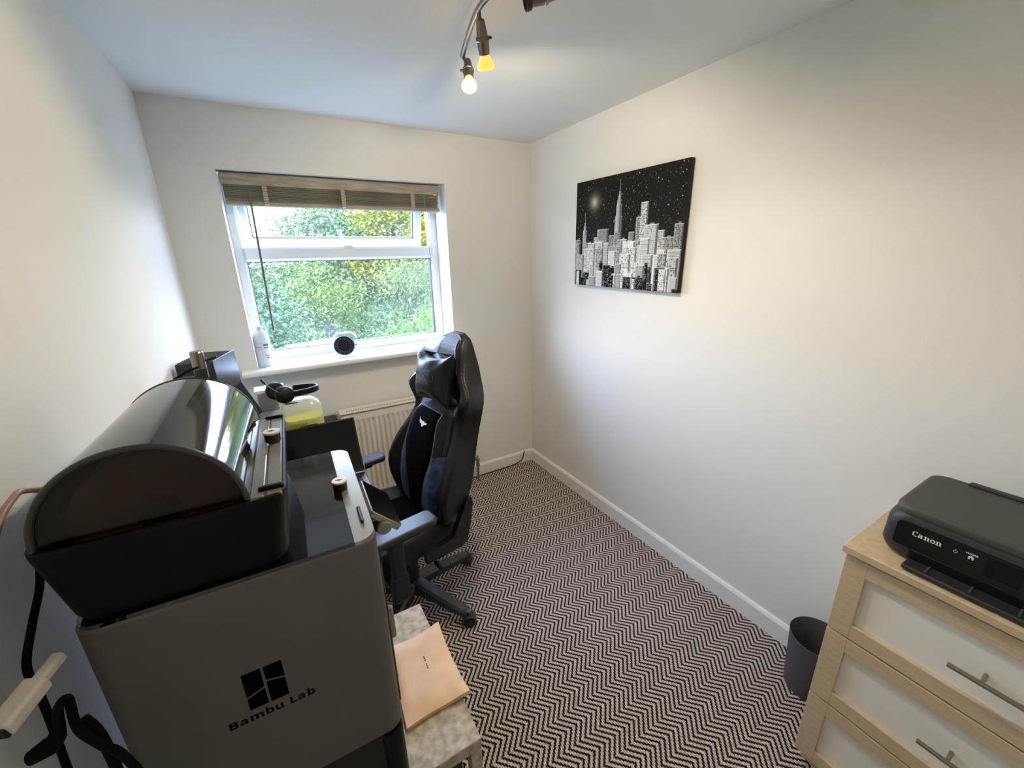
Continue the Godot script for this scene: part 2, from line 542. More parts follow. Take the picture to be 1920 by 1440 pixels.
func build_window() -> void:
	var root := thing("window_1", "white plastic window with open top light above a fixed pane", "window")
	root.set_meta("kind", "structure")
	var x0 := -1.845
	var x1 := -0.6466
	var y0 := 1.0925
	var y1 := 2.113
	var g := geo()
	frame_bars(g, x0, x1, y0, y1, 0.05, -0.27, -0.2)
	part("outer_frame", g, M.frame_plastic, root)
	g = geo()
	var tp := PackedVector2Array([Vector2(-0.27, 1.668), Vector2(-0.214, 1.668), Vector2(-0.2, 1.684), Vector2(-0.2, 1.735), Vector2(-0.21, 1.748), Vector2(-0.27, 1.748)])
	g.prism(tp, Vector3(x1 - 0.05, 0, 0), Vector3.BACK, Vector3.UP, x1 - x0 - 0.1)
	part("transom", g, M.frame_plastic, root)
	g = geo()
	frame_bars(g, x0 + 0.05, x1 - 0.05, y0 + 0.05, 1.668, 0.004, -0.262, -0.222)
	part("gasket", g, M.gasket, root)
	g = geo()
	g.box(Vector3((x0 + x1) / 2, (y0 + 0.05 + 1.668) / 2, -0.24), Vector3(x1 - x0 - 0.106, 1.668 - y0 - 0.056, 0.006))
	part("lower_pane", g, M.pane_glass, root)
	g = geo()   # outside cill
	g.box(Vector3((x0 + x1) / 2, y0 - 0.02, -0.33), Vector3(x1 - x0 + 0.06, 0.03, 0.11))
	part("outer_cill", g, M.frame_plastic, root)
	# top-hung sash, pushed out a little at the bottom
	var sash := Node3D.new()
	sash.name = "top_sash"
	root.add_child(sash)
	sash.position = Vector3(0, 2.062, -0.275)
	sash.rotation.x = deg_to_rad(14.0)
	var sh := 0.316
	g = geo()
	frame_bars(g, x0 + 0.048, x1 - 0.075, -sh, 0.0, 0.052, -0.03, 0.03)
	part("sash_frame", g, M.frame_plastic, sash)
	g = geo()
	frame_bars(g, x0 + 0.10, x1 - 0.127, -sh + 0.052, -0.052, 0.005, -0.02, 0.012)
	part("sash_gasket", g, M.gasket, sash)
	g = geo()
	g.box(Vector3((x0 + x1) / 2 - 0.0135, -sh / 2, -0.006), Vector3(x1 - x0 - 0.235, sh - 0.115, 0.006))
	part("sash_pane", g, M.pane_glass, sash)
	g = geo()
	g.box(Vector3(-1.25, -sh + 0.026, 0.036), Vector3(0.022, 0.045, 0.012), 0.003)
	g.tube([Vector3(-1.25, -sh + 0.03, 0.04), Vector3(-1.252, -sh + 0.045, 0.06), Vector3(-1.262, -sh + 0.115, 0.066)], [0.008, 0.009, 0.006], 8)
	part("sash_handle", g, M.white_gloss, sash)
	g = geo()
	g.box(Vector3(-1.235, 1.752, -0.215), Vector3(0.06, 0.008, 0.018), 0.002)
	g.tube([Vector3(-1.25, 1.752, -0.215), Vector3(-1.25, 1.765, -0.25), Vector3(-1.25, 1.77, -0.34)], 0.004, 6)
	part("stay", g, M.white_gloss, root)

# ---------------------------------------------------------------- the garden behind the window
func leaf_mesh(l: float, w: float, fold: float) -> ArrayMesh:
	var g := geo()
	var a := Vector3(0, 0, -l * 0.5)
	var b := Vector3(0, 0, l * 0.5)
	var m0 := Vector3(0, -fold, 0)
	var p := Vector3(w * 0.5, fold, 0)
	var q := Vector3(-w * 0.5, fold, 0)
	g.tri(a, m0, p); g.tri(m0, b, p); g.tri(a, q, m0); g.tri(m0, q, b)
	return g.mesh()

func plant(called: String, label: String, category: String, at: Vector3, top: float, rad: Vector3, seed_: int, count: int, leaf: Vector2, c0: Color, c1: Color, clumps: int, hang := 0.0, group := "") -> void:
	var root := thing(called, label, category, at, 0.0, group)
	var rng := RandomNumberGenerator.new()
	rng.seed = seed_
	var g := geo()
	var cy := top - at.y - rad.y
	g.tube(curve([Vector3.ZERO, Vector3(0.1, cy * 0.5, 0.05), Vector3(-0.05, cy, 0), Vector3(0.05, cy + rad.y * 0.5, 0)], 4), [0.16, 0.155, 0.15, 0.145, 0.14, 0.13, 0.12, 0.11, 0.09, 0.07, 0.05, 0.04, 0.02], 8)
	var centres := []
	for i in clumps:
		var v := Vector3(rng.randfn(), rng.randfn(), rng.randfn()).normalized() * pow(rng.randf_range(0.25, 1.0), 0.45)
		centres.append(Vector3(v.x * rad.x, cy + v.y * rad.y, v.z * rad.z))
	for i in mini(clumps, 14):
		var e: Vector3 = centres[i]
		g.tube([Vector3(0, cy * 0.6, 0), Vector3(e.x * 0.4, lerpf(cy * 0.6, e.y, 0.55), e.z * 0.4), e], [0.05, 0.03, 0.01], 6)
	part("trunk", g, M.bark, root)
	var mm := MultiMesh.new()
	mm.transform_format = MultiMesh.TRANSFORM_3D
	mm.use_colors = true
	mm.mesh = leaf_mesh(leaf.x * 0.8, leaf.y * 0.8, leaf.y * 0.1)
	count = int(count * 1.5)
	mm.instance_count = count
	var spread := (rad.x + rad.y + rad.z) / 3.0 * 0.30
	for i in count:
		var c: Vector3 = centres[rng.randi() % clumps]
		var off := Vector3(rng.randfn(), rng.randfn() * 0.7, rng.randfn()) * spread * 0.6
		var b := Basis.from_euler(Vector3(rng.randf_range(-0.9, 0.9) - hang, rng.randf() * TAU, rng.randf_range(-0.8, 0.8)))
		mm.set_instance_transform(i, Transform3D(b.scaled(Vector3.ONE * rng.randf_range(0.7, 1.3)), c + off))
		var k := clampf(rng.randf() * 0.8 + 0.2 * sin(c.x * 5.0 + c.y * 3.0), 0, 1)
		mm.set_instance_color(i, c0.lerp(c1, k) * 0.37)
	var o := MultiMeshInstance3D.new()
	o.name = "foliage"
	o.multimesh = mm
	o.material_override = M.leaf
	o.set_meta("kind", "stuff")
	root.add_child(o)

func build_garden() -> void:
	var gy := -2.7
	var g := geo()
	g.box(Vector3(2, gy - 0.1, -20), Vector3(60, 0.2, 39.0))
	var gr := single("lawn", g, M.grass, "green lawn far below the window", "lawn")
	gr.set_meta("kind", "structure")
	# from near to far; distances from their usual size and from what hides what
	plant("broadleaf_bush", "blue-green broadleaf bush outside behind the bottle and wand", "bush", Vector3(-2.3, gy, -7.6), 1.45, Vector3(1.15, 2.0, 0.9), 101, 6500, Vector2(0.14, 0.075), Color(0.13, 0.27, 0.10), Color(0.40, 0.52, 0.34), 60)
	plant("feathery_conifer", "bright green feathery conifer outside above the small fan", "conifer", Vector3(1.35, gy, -5.7), 0.85, Vector3(1.35, 1.6, 0.8), 102, 9000, Vector2(0.16, 0.032), Color(0.20, 0.42, 0.06), Color(0.48, 0.66, 0.18), 70, 0.5)
	plant("olive_shrub", "yellowish green shrub in the middle of the lower pane", "shrub", Vector3(-0.35, gy, -9.6), 1.75, Vector3(1.35, 2.3, 1.0), 103, 7500, Vector2(0.11, 0.05), Color(0.17, 0.27, 0.04), Color(0.47, 0.53, 0.16), 70)
	plant("wispy_tree", "grey-green wispy tree behind the feathery conifer", "tree", Vector3(1.75, gy, -8.6), 2.05, Vector3(1.7, 2.6, 1.2), 104, 9000, Vector2(0.15, 0.03), Color(0.14, 0.23, 0.10), Color(0.44, 0.52, 0.28), 70, 0.6)
	plant("yellow_tree", "yellow-leaved tree behind the top light", "tree", Vector3(2.15, gy, -11.5), 3.75, Vector3(1.5, 1.6, 1.3), 105, 8500, Vector2(0.17, 0.10), Color(0.42, 0.46, 0.05), Color(0.80, 0.72, 0.10), 60)
	plant("pale_tree", "pale green rounded tree beside the yellow-leaved tree", "tree", Vector3(0.35, gy, -12.8), 3.6, Vector3(1.75, 2.4, 1.4), 106, 11000, Vector2(0.18, 0.09), Color(0.20, 0.34, 0.12), Color(0.52, 0.63, 0.34), 70)
	plant("hedge_tree", "dark tall hedge tree far behind the pale tree", "tree", Vector3(3.2, gy, -17.0), 4.6, Vector3(3.6, 3.9, 1.6), 107, 11000, Vector2(0.24, 0.12), Color(0.10, 0.20, 0.06), Color(0.28, 0.40, 0.14), 70)
	plant("low_hedge", "low green hedge at the end of the lawn", "hedge", Vector3(-1.9, gy, -14.8), 2.15, Vector3(2.3, 2.5, 1.2), 108, 9000, Vector2(0.2, 0.1), Color(0.12, 0.24, 0.07), Color(0.36, 0.48, 0.20), 70)
	plant("side_hedge", "mid green hedge past the low hedge, hidden by the window frame", "hedge", Vector3(-7.2, gy, -14.5), 2.2, Vector3(2.9, 2.4, 1.2), 109, 6000, Vector2(0.22, 0.11), Color(0.12, 0.24, 0.07), Color(0.36, 0.48, 0.20), 70)
	plant("side_tree", "dark green tree past the yellow-leaved tree, behind the window edge", "tree", Vector3(9.2, gy, -14.0), 3.6, Vector3(2.8, 2.6, 1.6), 110, 6000, Vector2(0.24, 0.12), Color(0.10, 0.20, 0.06), Color(0.28, 0.40, 0.14), 70)
	# lichen-covered shed roof between the bushes
	var root := thing("garden_shed", "brown lichen-spotted shed roof showing between the bushes", "shed", Vector3(-1.1, gy, -5.5), deg_to_rad(14))
	g = geo()
	g.box(Vector3(0, 1.36, 0), Vector3(0.95, 2.72, 0.9))
	part("walls", g, M.shed_wood, root)
	for s in [-1.0, 1.0]:
		for k in 3:
			g = geo()
			g.xf = Transform3D(Basis(Vector3.RIGHT, s * 0.42), Vector3(0, 3.02 - 0.1 - 0.082 * k, s * (0.10 + 0.185 * k)))
			g.box(Vector3(0, 0, 0), Vector3(1.1, 0.02, 0.21), 0.004)
			part("roof_board", g, M.roof_felt, root)

# ---------------------------------------------------------------- the blind
func build_blind() -> void:
	var root := thing("venetian_blind", "grey-brown wooden venetian blind pulled up at the top of the window", "blind", Vector3(0, 0, -0.075))
	var xa := -1.836
	var xb := -0.664
	var xm := (xa + xb) / 2
	var g := geo()
	g.box(Vector3(xm, 2.078, 0), Vector3(xb - xa, 0.056, 0.055), 0.004)
	part("valance", g, M.blind_wood, root)
	g = geo()
	g.box(Vector3(xm, 2.108, -0.005), Vector3(xb - xa - 0.01, 0.006, 0.05))
	part("head_rail", g, M.blind_wand, root)
	var rng := RandomNumberGenerator.new()
	rng.seed = 5
	for i in 11:
		g = geo()
		var y := 1.9755 + i * 0.0069
		g.xf = Transform3D(Basis(Vector3.RIGHT, rng.randf_range(-0.03, 0.03)) * Basis(Vector3.UP, rng.randf_range(-0.003, 0.003)), Vector3(xm, y, rng.randf_range(-0.003, 0.003)))
		g.box(Vector3.ZERO, Vector3(xb - xa - 0.012, 0.0028, 0.05), 0.0008)
		part("slat", g, M.blind_wood, root)
	g = geo()
	g.box(Vector3(xm, 1.963, 0), Vector3(xb - xa - 0.008, 0.02, 0.054), 0.004)
	part("bottom_rail", g, M.blind_wood, root)
	for k in 3:
		var tx: float = [-1.645, -1.255, -0.845][k]
		g = geo()
		var pts := []
		for i in 25:   # bunched ladder tape: ridges of folded ribbon
			var y := 2.052 - i * 0.0040
			pts.append(Vector2(0.030 + (0.007 if i & 1 else 0.001) + (0.012 * sin(PI * i / 24.0) if k == 1 else 0.002), y))
		var poly := PackedVector2Array(pts)
		for i in range(24, -1, -1): poly.append(Vector2(pts[i].x - 0.004, pts[i].y))
		g.prism(poly, Vector3(tx + 0.011, 0, 0), Vector3.BACK, Vector3.UP, 0.022)
		part("ladder_tape", g, M.blind_tape, root)
	g = geo()
	g.tube([Vector3(-1.717, 2.046, 0.034), Vector3(-1.7175, 2.02, 0.037), Vector3(-1.718, 1.97, 0.037), Vector3(-1.728, 1.45, 0.032), Vector3(-1.731, 1.29, 0.03)], [0.003, 0.0035, 0.0055, 0.0055, 0.0055], 8)
	part("tilt_wand", g, M.blind_wand, root)
	g = geo()
	for dx in [0.0, 0.006]:
		g.tube([Vector3(-0.775 + dx, 2.046, 0.033), Vector3(-0.772 + dx, 1.97, 0.036), Vector3(-0.768 + dx * 0.3, 1.86, 0.033), Vector3(-0.752, 1.52, 0.03), Vector3(-0.748, 1.20, 0.028)], 0.0012, 5)
	part("lift_cord", g, M.blind_cord, root)
	g = geo()
	g.box(Vector3(-0.70, 2.05, 0.03), Vector3(0.012, 0.008, 0.008), 0.002)
	part("cord_cleat", g, M.white_gloss, root)

# ---------------------------------------------------------------- radiator
func build_radiator() -> void:
	var root := thing("radiator", "white ribbed panel radiator under the window", "radiator", Vector3(0, 0, 0))
	var x0 := -1.47
	var x1 := -0.595
	var y0 := 0.16
	var y1 := 0.765
	var g := geo()
	# pressed front panel: vertical flutes
	var n := 26
	var pitch := (x1 - x0 - 0.06) / n
	var prof := [Vector2(x0 + 0.006, 0.122)]
	for i in n:
		var x := x0 + 0.03 + i * pitch
		for q in [[0.0, 0.0], [0.16, 0.0], [0.34, 0.011], [0.66, 0.011], [0.84, 0.0]]:
			prof.append(Vector2(x + pitch * q[0], 0.114 + q[1]))
	prof.append(Vector2(x1 - 0.006, 0.122))
	var lev := [[y0, 0.0], [y0 + 0.035, 0.0], [y0 + 0.06, 1.0], [y1 - 0.075, 1.0], [y1 - 0.05, 0.0], [y1 - 0.012, 0.0]]
	for i in lev.size() - 1:
		g.group(10 + i)
		for j in prof.size() - 1:
			var f := func(k: int, l: Array) -> Vector3: return Vector3(prof[k].x, l[0], lerpf(0.124, prof[k].y, l[1]))
			g.quad(f.call(j, lev[i]), f.call(j + 1, lev[i]), f.call(j + 1, lev[i + 1]), f.call(j, lev[i + 1]))
	g.box(Vector3((x0 + x1) / 2, (y0 + y1) / 2 - 0.006, 0.106), Vector3(x1 - x0 - 0.01, y1 - y0 - 0.012, 0.006))
	part("front_panel", g, M.radiator_enamel, root)
	g = geo()
	g.box(Vector3((x0 + x1) / 2, (y0 + y1) / 2 - 0.01, 0.045), Vector3(x1 - x0 - 0.01, y1 - y0 - 0.02, 0.012), 0.003)
	part("rear_panel", g, M.radiator_enamel, root)
	for x in [x0, x1]:
		g = geo()
		g.box(Vector3(x, (y0 + y1) / 2 + 0.004, 0.08), Vector3(0.004, y1 - y0, 0.094), 0.0015)
		part("side_cover", g, M.radiator_enamel, root)
	g = geo()   # top grille with a row of slots
	g.box(Vector3((x0 + x1) / 2, y1 + 0.002, 0.115), Vector3(x1 - x0, 0.005, 0.026), 0.001)
	g.box(Vector3((x0 + x1) / 2, y1 + 0.002, 0.052), Vector3(x1 - x0, 0.005, 0.038), 0.001)
	var m := 60
	for i in m + 1:
		g.box(Vector3(lerpf(x0 + 0.04, x1 - 0.04, float(i) / m), y1 + 0.002, 0.0865), Vector3(0.0055, 0.005, 0.032))
	g.box(Vector3(x0 + 0.018, y1 + 0.002, 0.0865), Vector3(0.036, 0.005, 0.032))
	g.box(Vector3(x1 - 0.018, y1 + 0.002, 0.0865), Vector3(0.036, 0.005, 0.032))
	part("top_grille", g, M.radiator_enamel, root)
	g = geo()
	g.lathe([[0.010, 0], [0.010, 0.03], [0.013, 0.03], [0.013, 0.04]], Vector3(x0, y1 - 0.05, 0.08), Vector3.LEFT, 10)
	part("bleed_plug", g, M.copper_grey, root)
	g = geo()
	g.lathe([[0.008, 0], [0.008, 0.12], [0.014, 0.125], [0.014, 0.15], [0.011, 0.152], [0.011, 0.172], [0.017, 0.174], [0.017, 0.18], [0.006, 0.185], [0.006, 0.21]], Vector3(-0.548, 0, 0.075), Vector3.UP, 12)
	g.tube([Vector3(-0.548, 0.19, 0.075), Vector3(x1, 0.19, 0.075)], 0.011, 10)
	part("valve_pipe", g, M.copper_grey, root)
	for dx in [-0.3, 0.3]:
		g = geo()
		g.box(Vector3((x0 + x1) / 2 + dx, 0.45, 0.02), Vector3(0.04, 0.5, 0.035))
		part("wall_bracket", g, M.radiator_enamel, root)

# ---------------------------------------------------------------- ceiling spotlights
func spot_head(root: Node3D, pivot: Vector3, aim: Vector3, lit: bool, energy: float, spread: float, bar_at: Vector3) -> void:
	var d := aim.normalized()
	var g := geo()
	g.tube([bar_at, bar_at.lerp(pivot, 0.5) + Vector3(0, -0.004, 0), pivot], [0.007, 0.006, 0.005], 8)
	var head := Node3D.new()
	head.name = "spot_head"
	root.add_child(head, true)
	part("stem", g, M.satin_nickel, head)
	g = geo()   # rear half, clamp step, front sleeve
	var o := pivot - d * 0.012
	g.lathe([[0.010, -0.004], [0.0125, 0.0], [0.0165, 0.034], [0.0195, 0.036], [0.0205, 0.044], [0.0185, 0.046], [0.0165, 0.078], [0.0145, 0.078]], o, d, 20)
	part("lamp_holder", g, M.satin_nickel, head)
	g = geo()
	g.lathe([[0.0035, 0], [0.0035, 0.012]], o + d * 0.04 + d.cross(Vector3.UP).normalized() * 0.016, d.cross(Vector3.UP).normalized(), 8)
	part("clamp_screw", g, M.black_plastic, head)
	if not lit:
		g = geo()
		g.lathe([[0.0145, 0.077], [0.0215, 0.080], [0.0225, 0.088], [0.0225, 0.094], [0.0205, 0.094], [0.017, 0.082]], o, d, 24)
		part("black_rim", g, M.black_plastic, head)
	if lit:
		var bm := StandardMaterial3D.new()
		bm.resource_name = "bulb_glass"
		bm.roughness = 0.1
		bm.albedo_color = Color(1.0, 0.85, 0.55)
		bm.emission_enabled = true
		bm.emission = Color(1.0, 0.74, 0.30)
		bm.emission_energy_multiplier = 0.85
		g = geo()
		g.lathe([[0.013, 0.076], [0.015, 0.083], [0.019, 0.092], [0.0245, 0.101], [0.0262, 0.104], [0.0262, 0.112], [0.0245, 0.1135], [0.0165, 0.1128]], o, d, 24, false)
		part("bulb_cup", g, bm, head)
		var fm := StandardMaterial3D.new()
		fm.resource_name = "bulb_face"
		fm.albedo_color = Color(1, 0.95, 0.85)
		fm.emission_enabled = true
		fm.emission = Color(1.0, 0.88, 0.62)
		fm.emission_energy_multiplier = 3.0
		g = geo()
		g.lathe([[0.0165, 0.1125], [0.012, 0.1145], [0.004, 0.115]], o, d, 24, false)
		part("bulb_face", g, fm, head)
		var l := SpotLight3D.new()
		l.name = "spot_light"
		head.add_child(l)
		l.light_color = Color(1.0, 0.935, 0.81)
		l.light_energy = energy
		l.light_size = 0.022
		l.spot_range = 8.0
		l.spot_attenuation = 2.0
		l.spot_angle = spread
		l.spot_angle_attenuation = 0.45
		l.shadow_enabled = true
		l.look_at_from_position(o + d * 0.118, o + d * 1.118, Vector3.UP if absf(d.y) < 0.95 else Vector3.RIGHT)

func build_ceiling_light() -> void:
	var root := thing("ceiling_spotlight", "brushed metal ceiling bar with adjustable warm halogen spot heads", "ceiling light", Vector3.ZERO)
	var path := curve([Vector3(-1.008, 2.325, 1.14), Vector3(-1.018, 2.338, 1.19), Vector3(-1.044, 2.348, 1.30), Vector3(-1.058, 2.352, 1.40), Vector3(-1.045, 2.354, 1.52), Vector3(-1.02, 2.354, 1.62), Vector3(-1.0, 2.352, 1.75), Vector3(-1.02, 2.346, 1.88)], 5)
	var g := geo()
	g.tube(path, 0.0085, 10)
	part("bar", g, M.brushed_steel, root)
	g = geo()
	g.lathe([[0.052, 0], [0.06, 0.004], [0.06, 0.016], [0.058, 0.0195]], Vector3(-1.045, 2.38, 1.52), Vector3.UP, 32)
	g.tube([Vector3(-1.045, 2.382, 1.52), Vector3(-1.045, 2.352, 1.52)], 0.012, 12)
	part("ceiling_rose", g, M.brushed_steel, root)
	spot_head(root, Vector3(-0.982, 2.312, 1.125), Vector3(-0.20, -0.82, 0.45), true, 0.32, 89.0, Vector3(-1.008, 2.327, 1.142))
	spot_head(root, Vector3(-1.050, 2.312, 1.367), Vector3(0.34, -0.80, -0.42), true, 0.42, 89.0, Vector3(-1.052, 2.350, 1.36))
	spot_head(root, Vector3(-0.965, 2.300, 1.62), Vector3(-0.80, -0.22, -0.35), false, 0.0, 60.0, Vector3(-1.012, 2.354, 1.65))
	spot_head(root, Vector3(-1.02, 2.305, 1.885), Vector3(-0.05, -0.95, 0.15), true, 0.34, 82.0, Vector3(-1.02, 2.346, 1.875))

# ---------------------------------------------------------------- stone-effect table, riser, 3D printer
const PX := -1.815
const PZ := 1.8307
const PTURN := -0.0327

func build_printer_table() -> void:
	var x0 := -2.066
	var x1 := -1.466
	var z0 := 1.588
	var z1 := 2.04
	var top := 0.6
	var root := thing("side_table", "grey stone-effect table under the 3D printer", "table", Vector3.ZERO)
	var g := geo()
	g.box(Vector3((x0 + x1) / 2, top - 0.018, (z0 + z1) / 2), Vector3(x1 - x0, 0.036, z1 - z0), 0.0015)
	part("table_top", g, M.stone_laminate, root)
	for x in [x0 + 0.014, x1 - 0.014]:
		for z in [z0 + 0.014, z1 - 0.014]:
			g = geo()
			g.box(Vector3(x, (top - 0.036) / 2, z), Vector3(0.027, top - 0.0365, 0.027), 0.0015)
			part("leg", g, M.stone_laminate, root)
	g = geo()
	g.box(Vector3(x1 - 0.055, 0.46, z1 - 0.03), Vector3(0.026, 0.20, 0.012), 0.002)
	part("black_stile", g, M.black_plastic, root)
	g = geo()
	g.box(Vector3((x0 + x1) / 2 - 0.03, 0.44, z1 - 0.025), Vector3(x1 - x0 - 0.13, 0.245, 0.016), 0.002)
	part("front_panel", g, M.stone_laminate, root)
	# riser between table and printer
	root = thing("printer_riser", "black riser with rounded dark grey corner posts between table and 3D printer", "riser", Vector3(PX, top, PZ), PTURN)
	g = geo()
	g.box(Vector3(0, 0.073, 0), Vector3(0.36, 0.146, 0.352), 0.004)
	part("riser_core", g, M.printer_black, root)
	for sx in [-1.0, 1.0]:
		for sz in [-1.0, 1.0]:
			g = geo()
			g.rbox(Vector3(sx * 0.171, 0.076, sz * 0.171), Vector3(0.044, 0.152, 0.044), 0.02, 0.003)
			part("corner_post", g, M.unit_grey, root)

func build_printer() -> void:
	var root := thing("three_d_printer", "large grey enclosed 3D printer with black window logo on its side", "3D printer", Vector3(PX, 0.752, PZ), PTURN)
	var h := 0.4686
	var g := geo()
	g.rbox(Vector3(0, (h + 0.012) / 2 - 0.003, 0), Vector3(0.389, h - 0.018, 0.389), 0.03, 0.004, 8)
	part("body", g, M.printer_grey, root)
	g = geo()
	g.rbox(Vector3(0, 0.008, 0), Vector3(0.37, 0.016, 0.37), 0.03, 0.002)
	part("base", g, M.printer_black, root)
	g = geo()   # bright front frame of the top
	var poly := PackedVector2Array()
	for p in Geo.rr(0.386, 0.386, 0.03, 8):
		if p.x > 0.157: poly.append(p)
	poly.append(Vector2(0.157, 0.193)); poly.append(Vector2(0.157, -0.193))
	var hull := Geometry2D.convex_hull(poly)
	hull.remove_at(hull.size() - 1)
	g.prism(hull, Vector3(0, h - 0.008, 0), Vector3.RIGHT, Vector3.FORWARD, 0.008)
	part("top_frame", g, M.printer_frame, root)
	g = geo()
	var lidp := PackedVector2Array()
	for p in Geo.rr(0.383, 0.383, 0.029, 8):
		if p.x < 0.156: lidp.append(p)
	lidp.append(Vector2(0.156, 0.1915)); lidp.append(Vector2(0.156, -0.1915))
	var lidh := Geometry2D.convex_hull(lidp)
	lidh.remove_at(lidh.size() - 1)
	g.prism(lidh, Vector3(0, h - 0.007, 0), Vector3.RIGHT, Vector3.FORWARD, 0.007)
	part("glass_top", g, M.lid_glass, root)
	g = geo()
	g.box(Vector3(0.1955, 0.215, 0), Vector3(0.005, 0.35, 0.33), 0.002)
	var door := part("front_door", g, M.lid_glass, root)
	g = geo()
	g.box(Vector3(0.204, 0.215, 0.13), Vector3(0.012, 0.08, 0.012), 0.003)
	part("door_handle", g, M.printer_frame, door)
	# tilting touch screen at the front top edge
	var g2 := geo()
	var top_mid := Vector3(0.203, 0.446, 0.014)
	var out := Vector3(0.052, -0.052, 0).normalized()
	var nrm := Vector3(0.052, 0.052, 0).normalized()
	var bx := Basis(out, nrm, Vector3.BACK * -1.0)
	bx = Basis(out, nrm, out.cross(nrm))
	g2.xf = Transform3D(bx, top_mid)
	g2.rbox(Vector3(0.037, -0.006, 0), Vector3(0.076, 0.014, 0.136), 0.006, 0.002)
	var disp := part("screen_housing", g2, M.printer_frame, root)
	g2 = geo()
	g2.xf = Transform3D(bx, top_mid)
	g2.box(Vector3(0.037, 0.0013, 0), Vector3(0.072, 0.0012, 0.132), 0.0004)
	part("screen_face", g2, M.screen_glass, disp)
	g2 = geo()
	g2.lathe([[0.013, 0], [0.0145, 0.002], [0.0145, 0.020], [0.013, 0.022]], Vector3(0.221, 0.403, 0.066), Vector3.BACK, 20)
	part("screen_hinge", g2, M.deck_grey, disp)
	g2 = geo()
	g2.tube([Vector3(0.19, 0.40, 0.03), Vector3(0.222, 0.405, 0.03)], 0.012, 10)
	part("screen_mount", g2, M.deck_grey, disp)
	# logo: four dark panels and lettering on the side that faces away from the window
	var side := Transform3D(Basis.IDENTITY, Vector3(0, 0, 0.1946))
	var lx := -0.0365   # left edge of the emblem
	var ly := 0.2215   # lower edge
	var emb := [
		[Vector2(0, 0.0275), Vector2(0.026, 0.037), Vector2(0.026, 0.075), Vector2(0, 0.075)],
		[Vector2(0, 0), Vector2(0.026, 0), Vector2(0.026, 0.033), Vector2(0, 0.0235)],
		[Vector2(0.030, 0.048), Vector2(0.056, 0.0415), Vector2(0.056, 0.075), Vector2(0.030, 0.075)],
		[Vector2(0.030, 0), Vector2(0.056, 0), Vector2(0.056, 0.0375), Vector2(0.030, 0.044)]]
	for e in emb:
		var gg := geo()
		gg.prism(PackedVector2Array(e), Vector3(lx, ly, 0.1945), Vector3.RIGHT, Vector3.UP, 0.0006)
		part("logo_block", gg, M.print_black, root)
	words("Bambu Lab", ["Droid Sans"], true, 0.0195, M.print_black, root, "logo_lettering", side.translated(Vector3(-0.0070, 0.2045, 0)), 1.22)
	g = geo()
	g.box(Vector3(0.178, h + 0.003, 0.118), Vector3(0.006, 0.006, 0.052), 0.0015)
	part("top_latch", g, M.black_plastic, root)
	# round caps standing on the glass and on the filament unit
	for c in [[Vector3(-1.658, 0.752 + h, 1.838), "small black magnet with a white printed cap on the 3D printer top"], [Vector3(-1.757, 1.3445, 1.812), "small black magnet with a white printed cap on the filament unit"]]:
		var t := thing("round_magnet", c[1], "magnet", c[0], 0.2)
		g = geo()
		g.lathe([[0.0125, 0], [0.0135, 0.001], [0.0135, 0.016], [0.0125, 0.017]], Vector3.ZERO, Vector3.UP, 24)
		part("magnet_body", g, M.black_plastic, t)
		g = geo()
		g.lathe([[0.0142, 0.0165], [0.0146, 0.0175], [0.0146, 0.0195], [0.0142, 0.0205]], Vector3.ZERO, Vector3.UP, 28)
		var cap := part("cap", g, M.disc_white, t)
		g = geo()
		g.box(Vector3(-0.0025, 0.0207, -0.0025), Vector3(0.009, 0.0005, 0.0022))
		g.box(Vector3(0.001, 0.0207, 0.0015), Vector3(0.009, 0.0005, 0.0022))
		part("cap_print", g, M.gasket, cap)

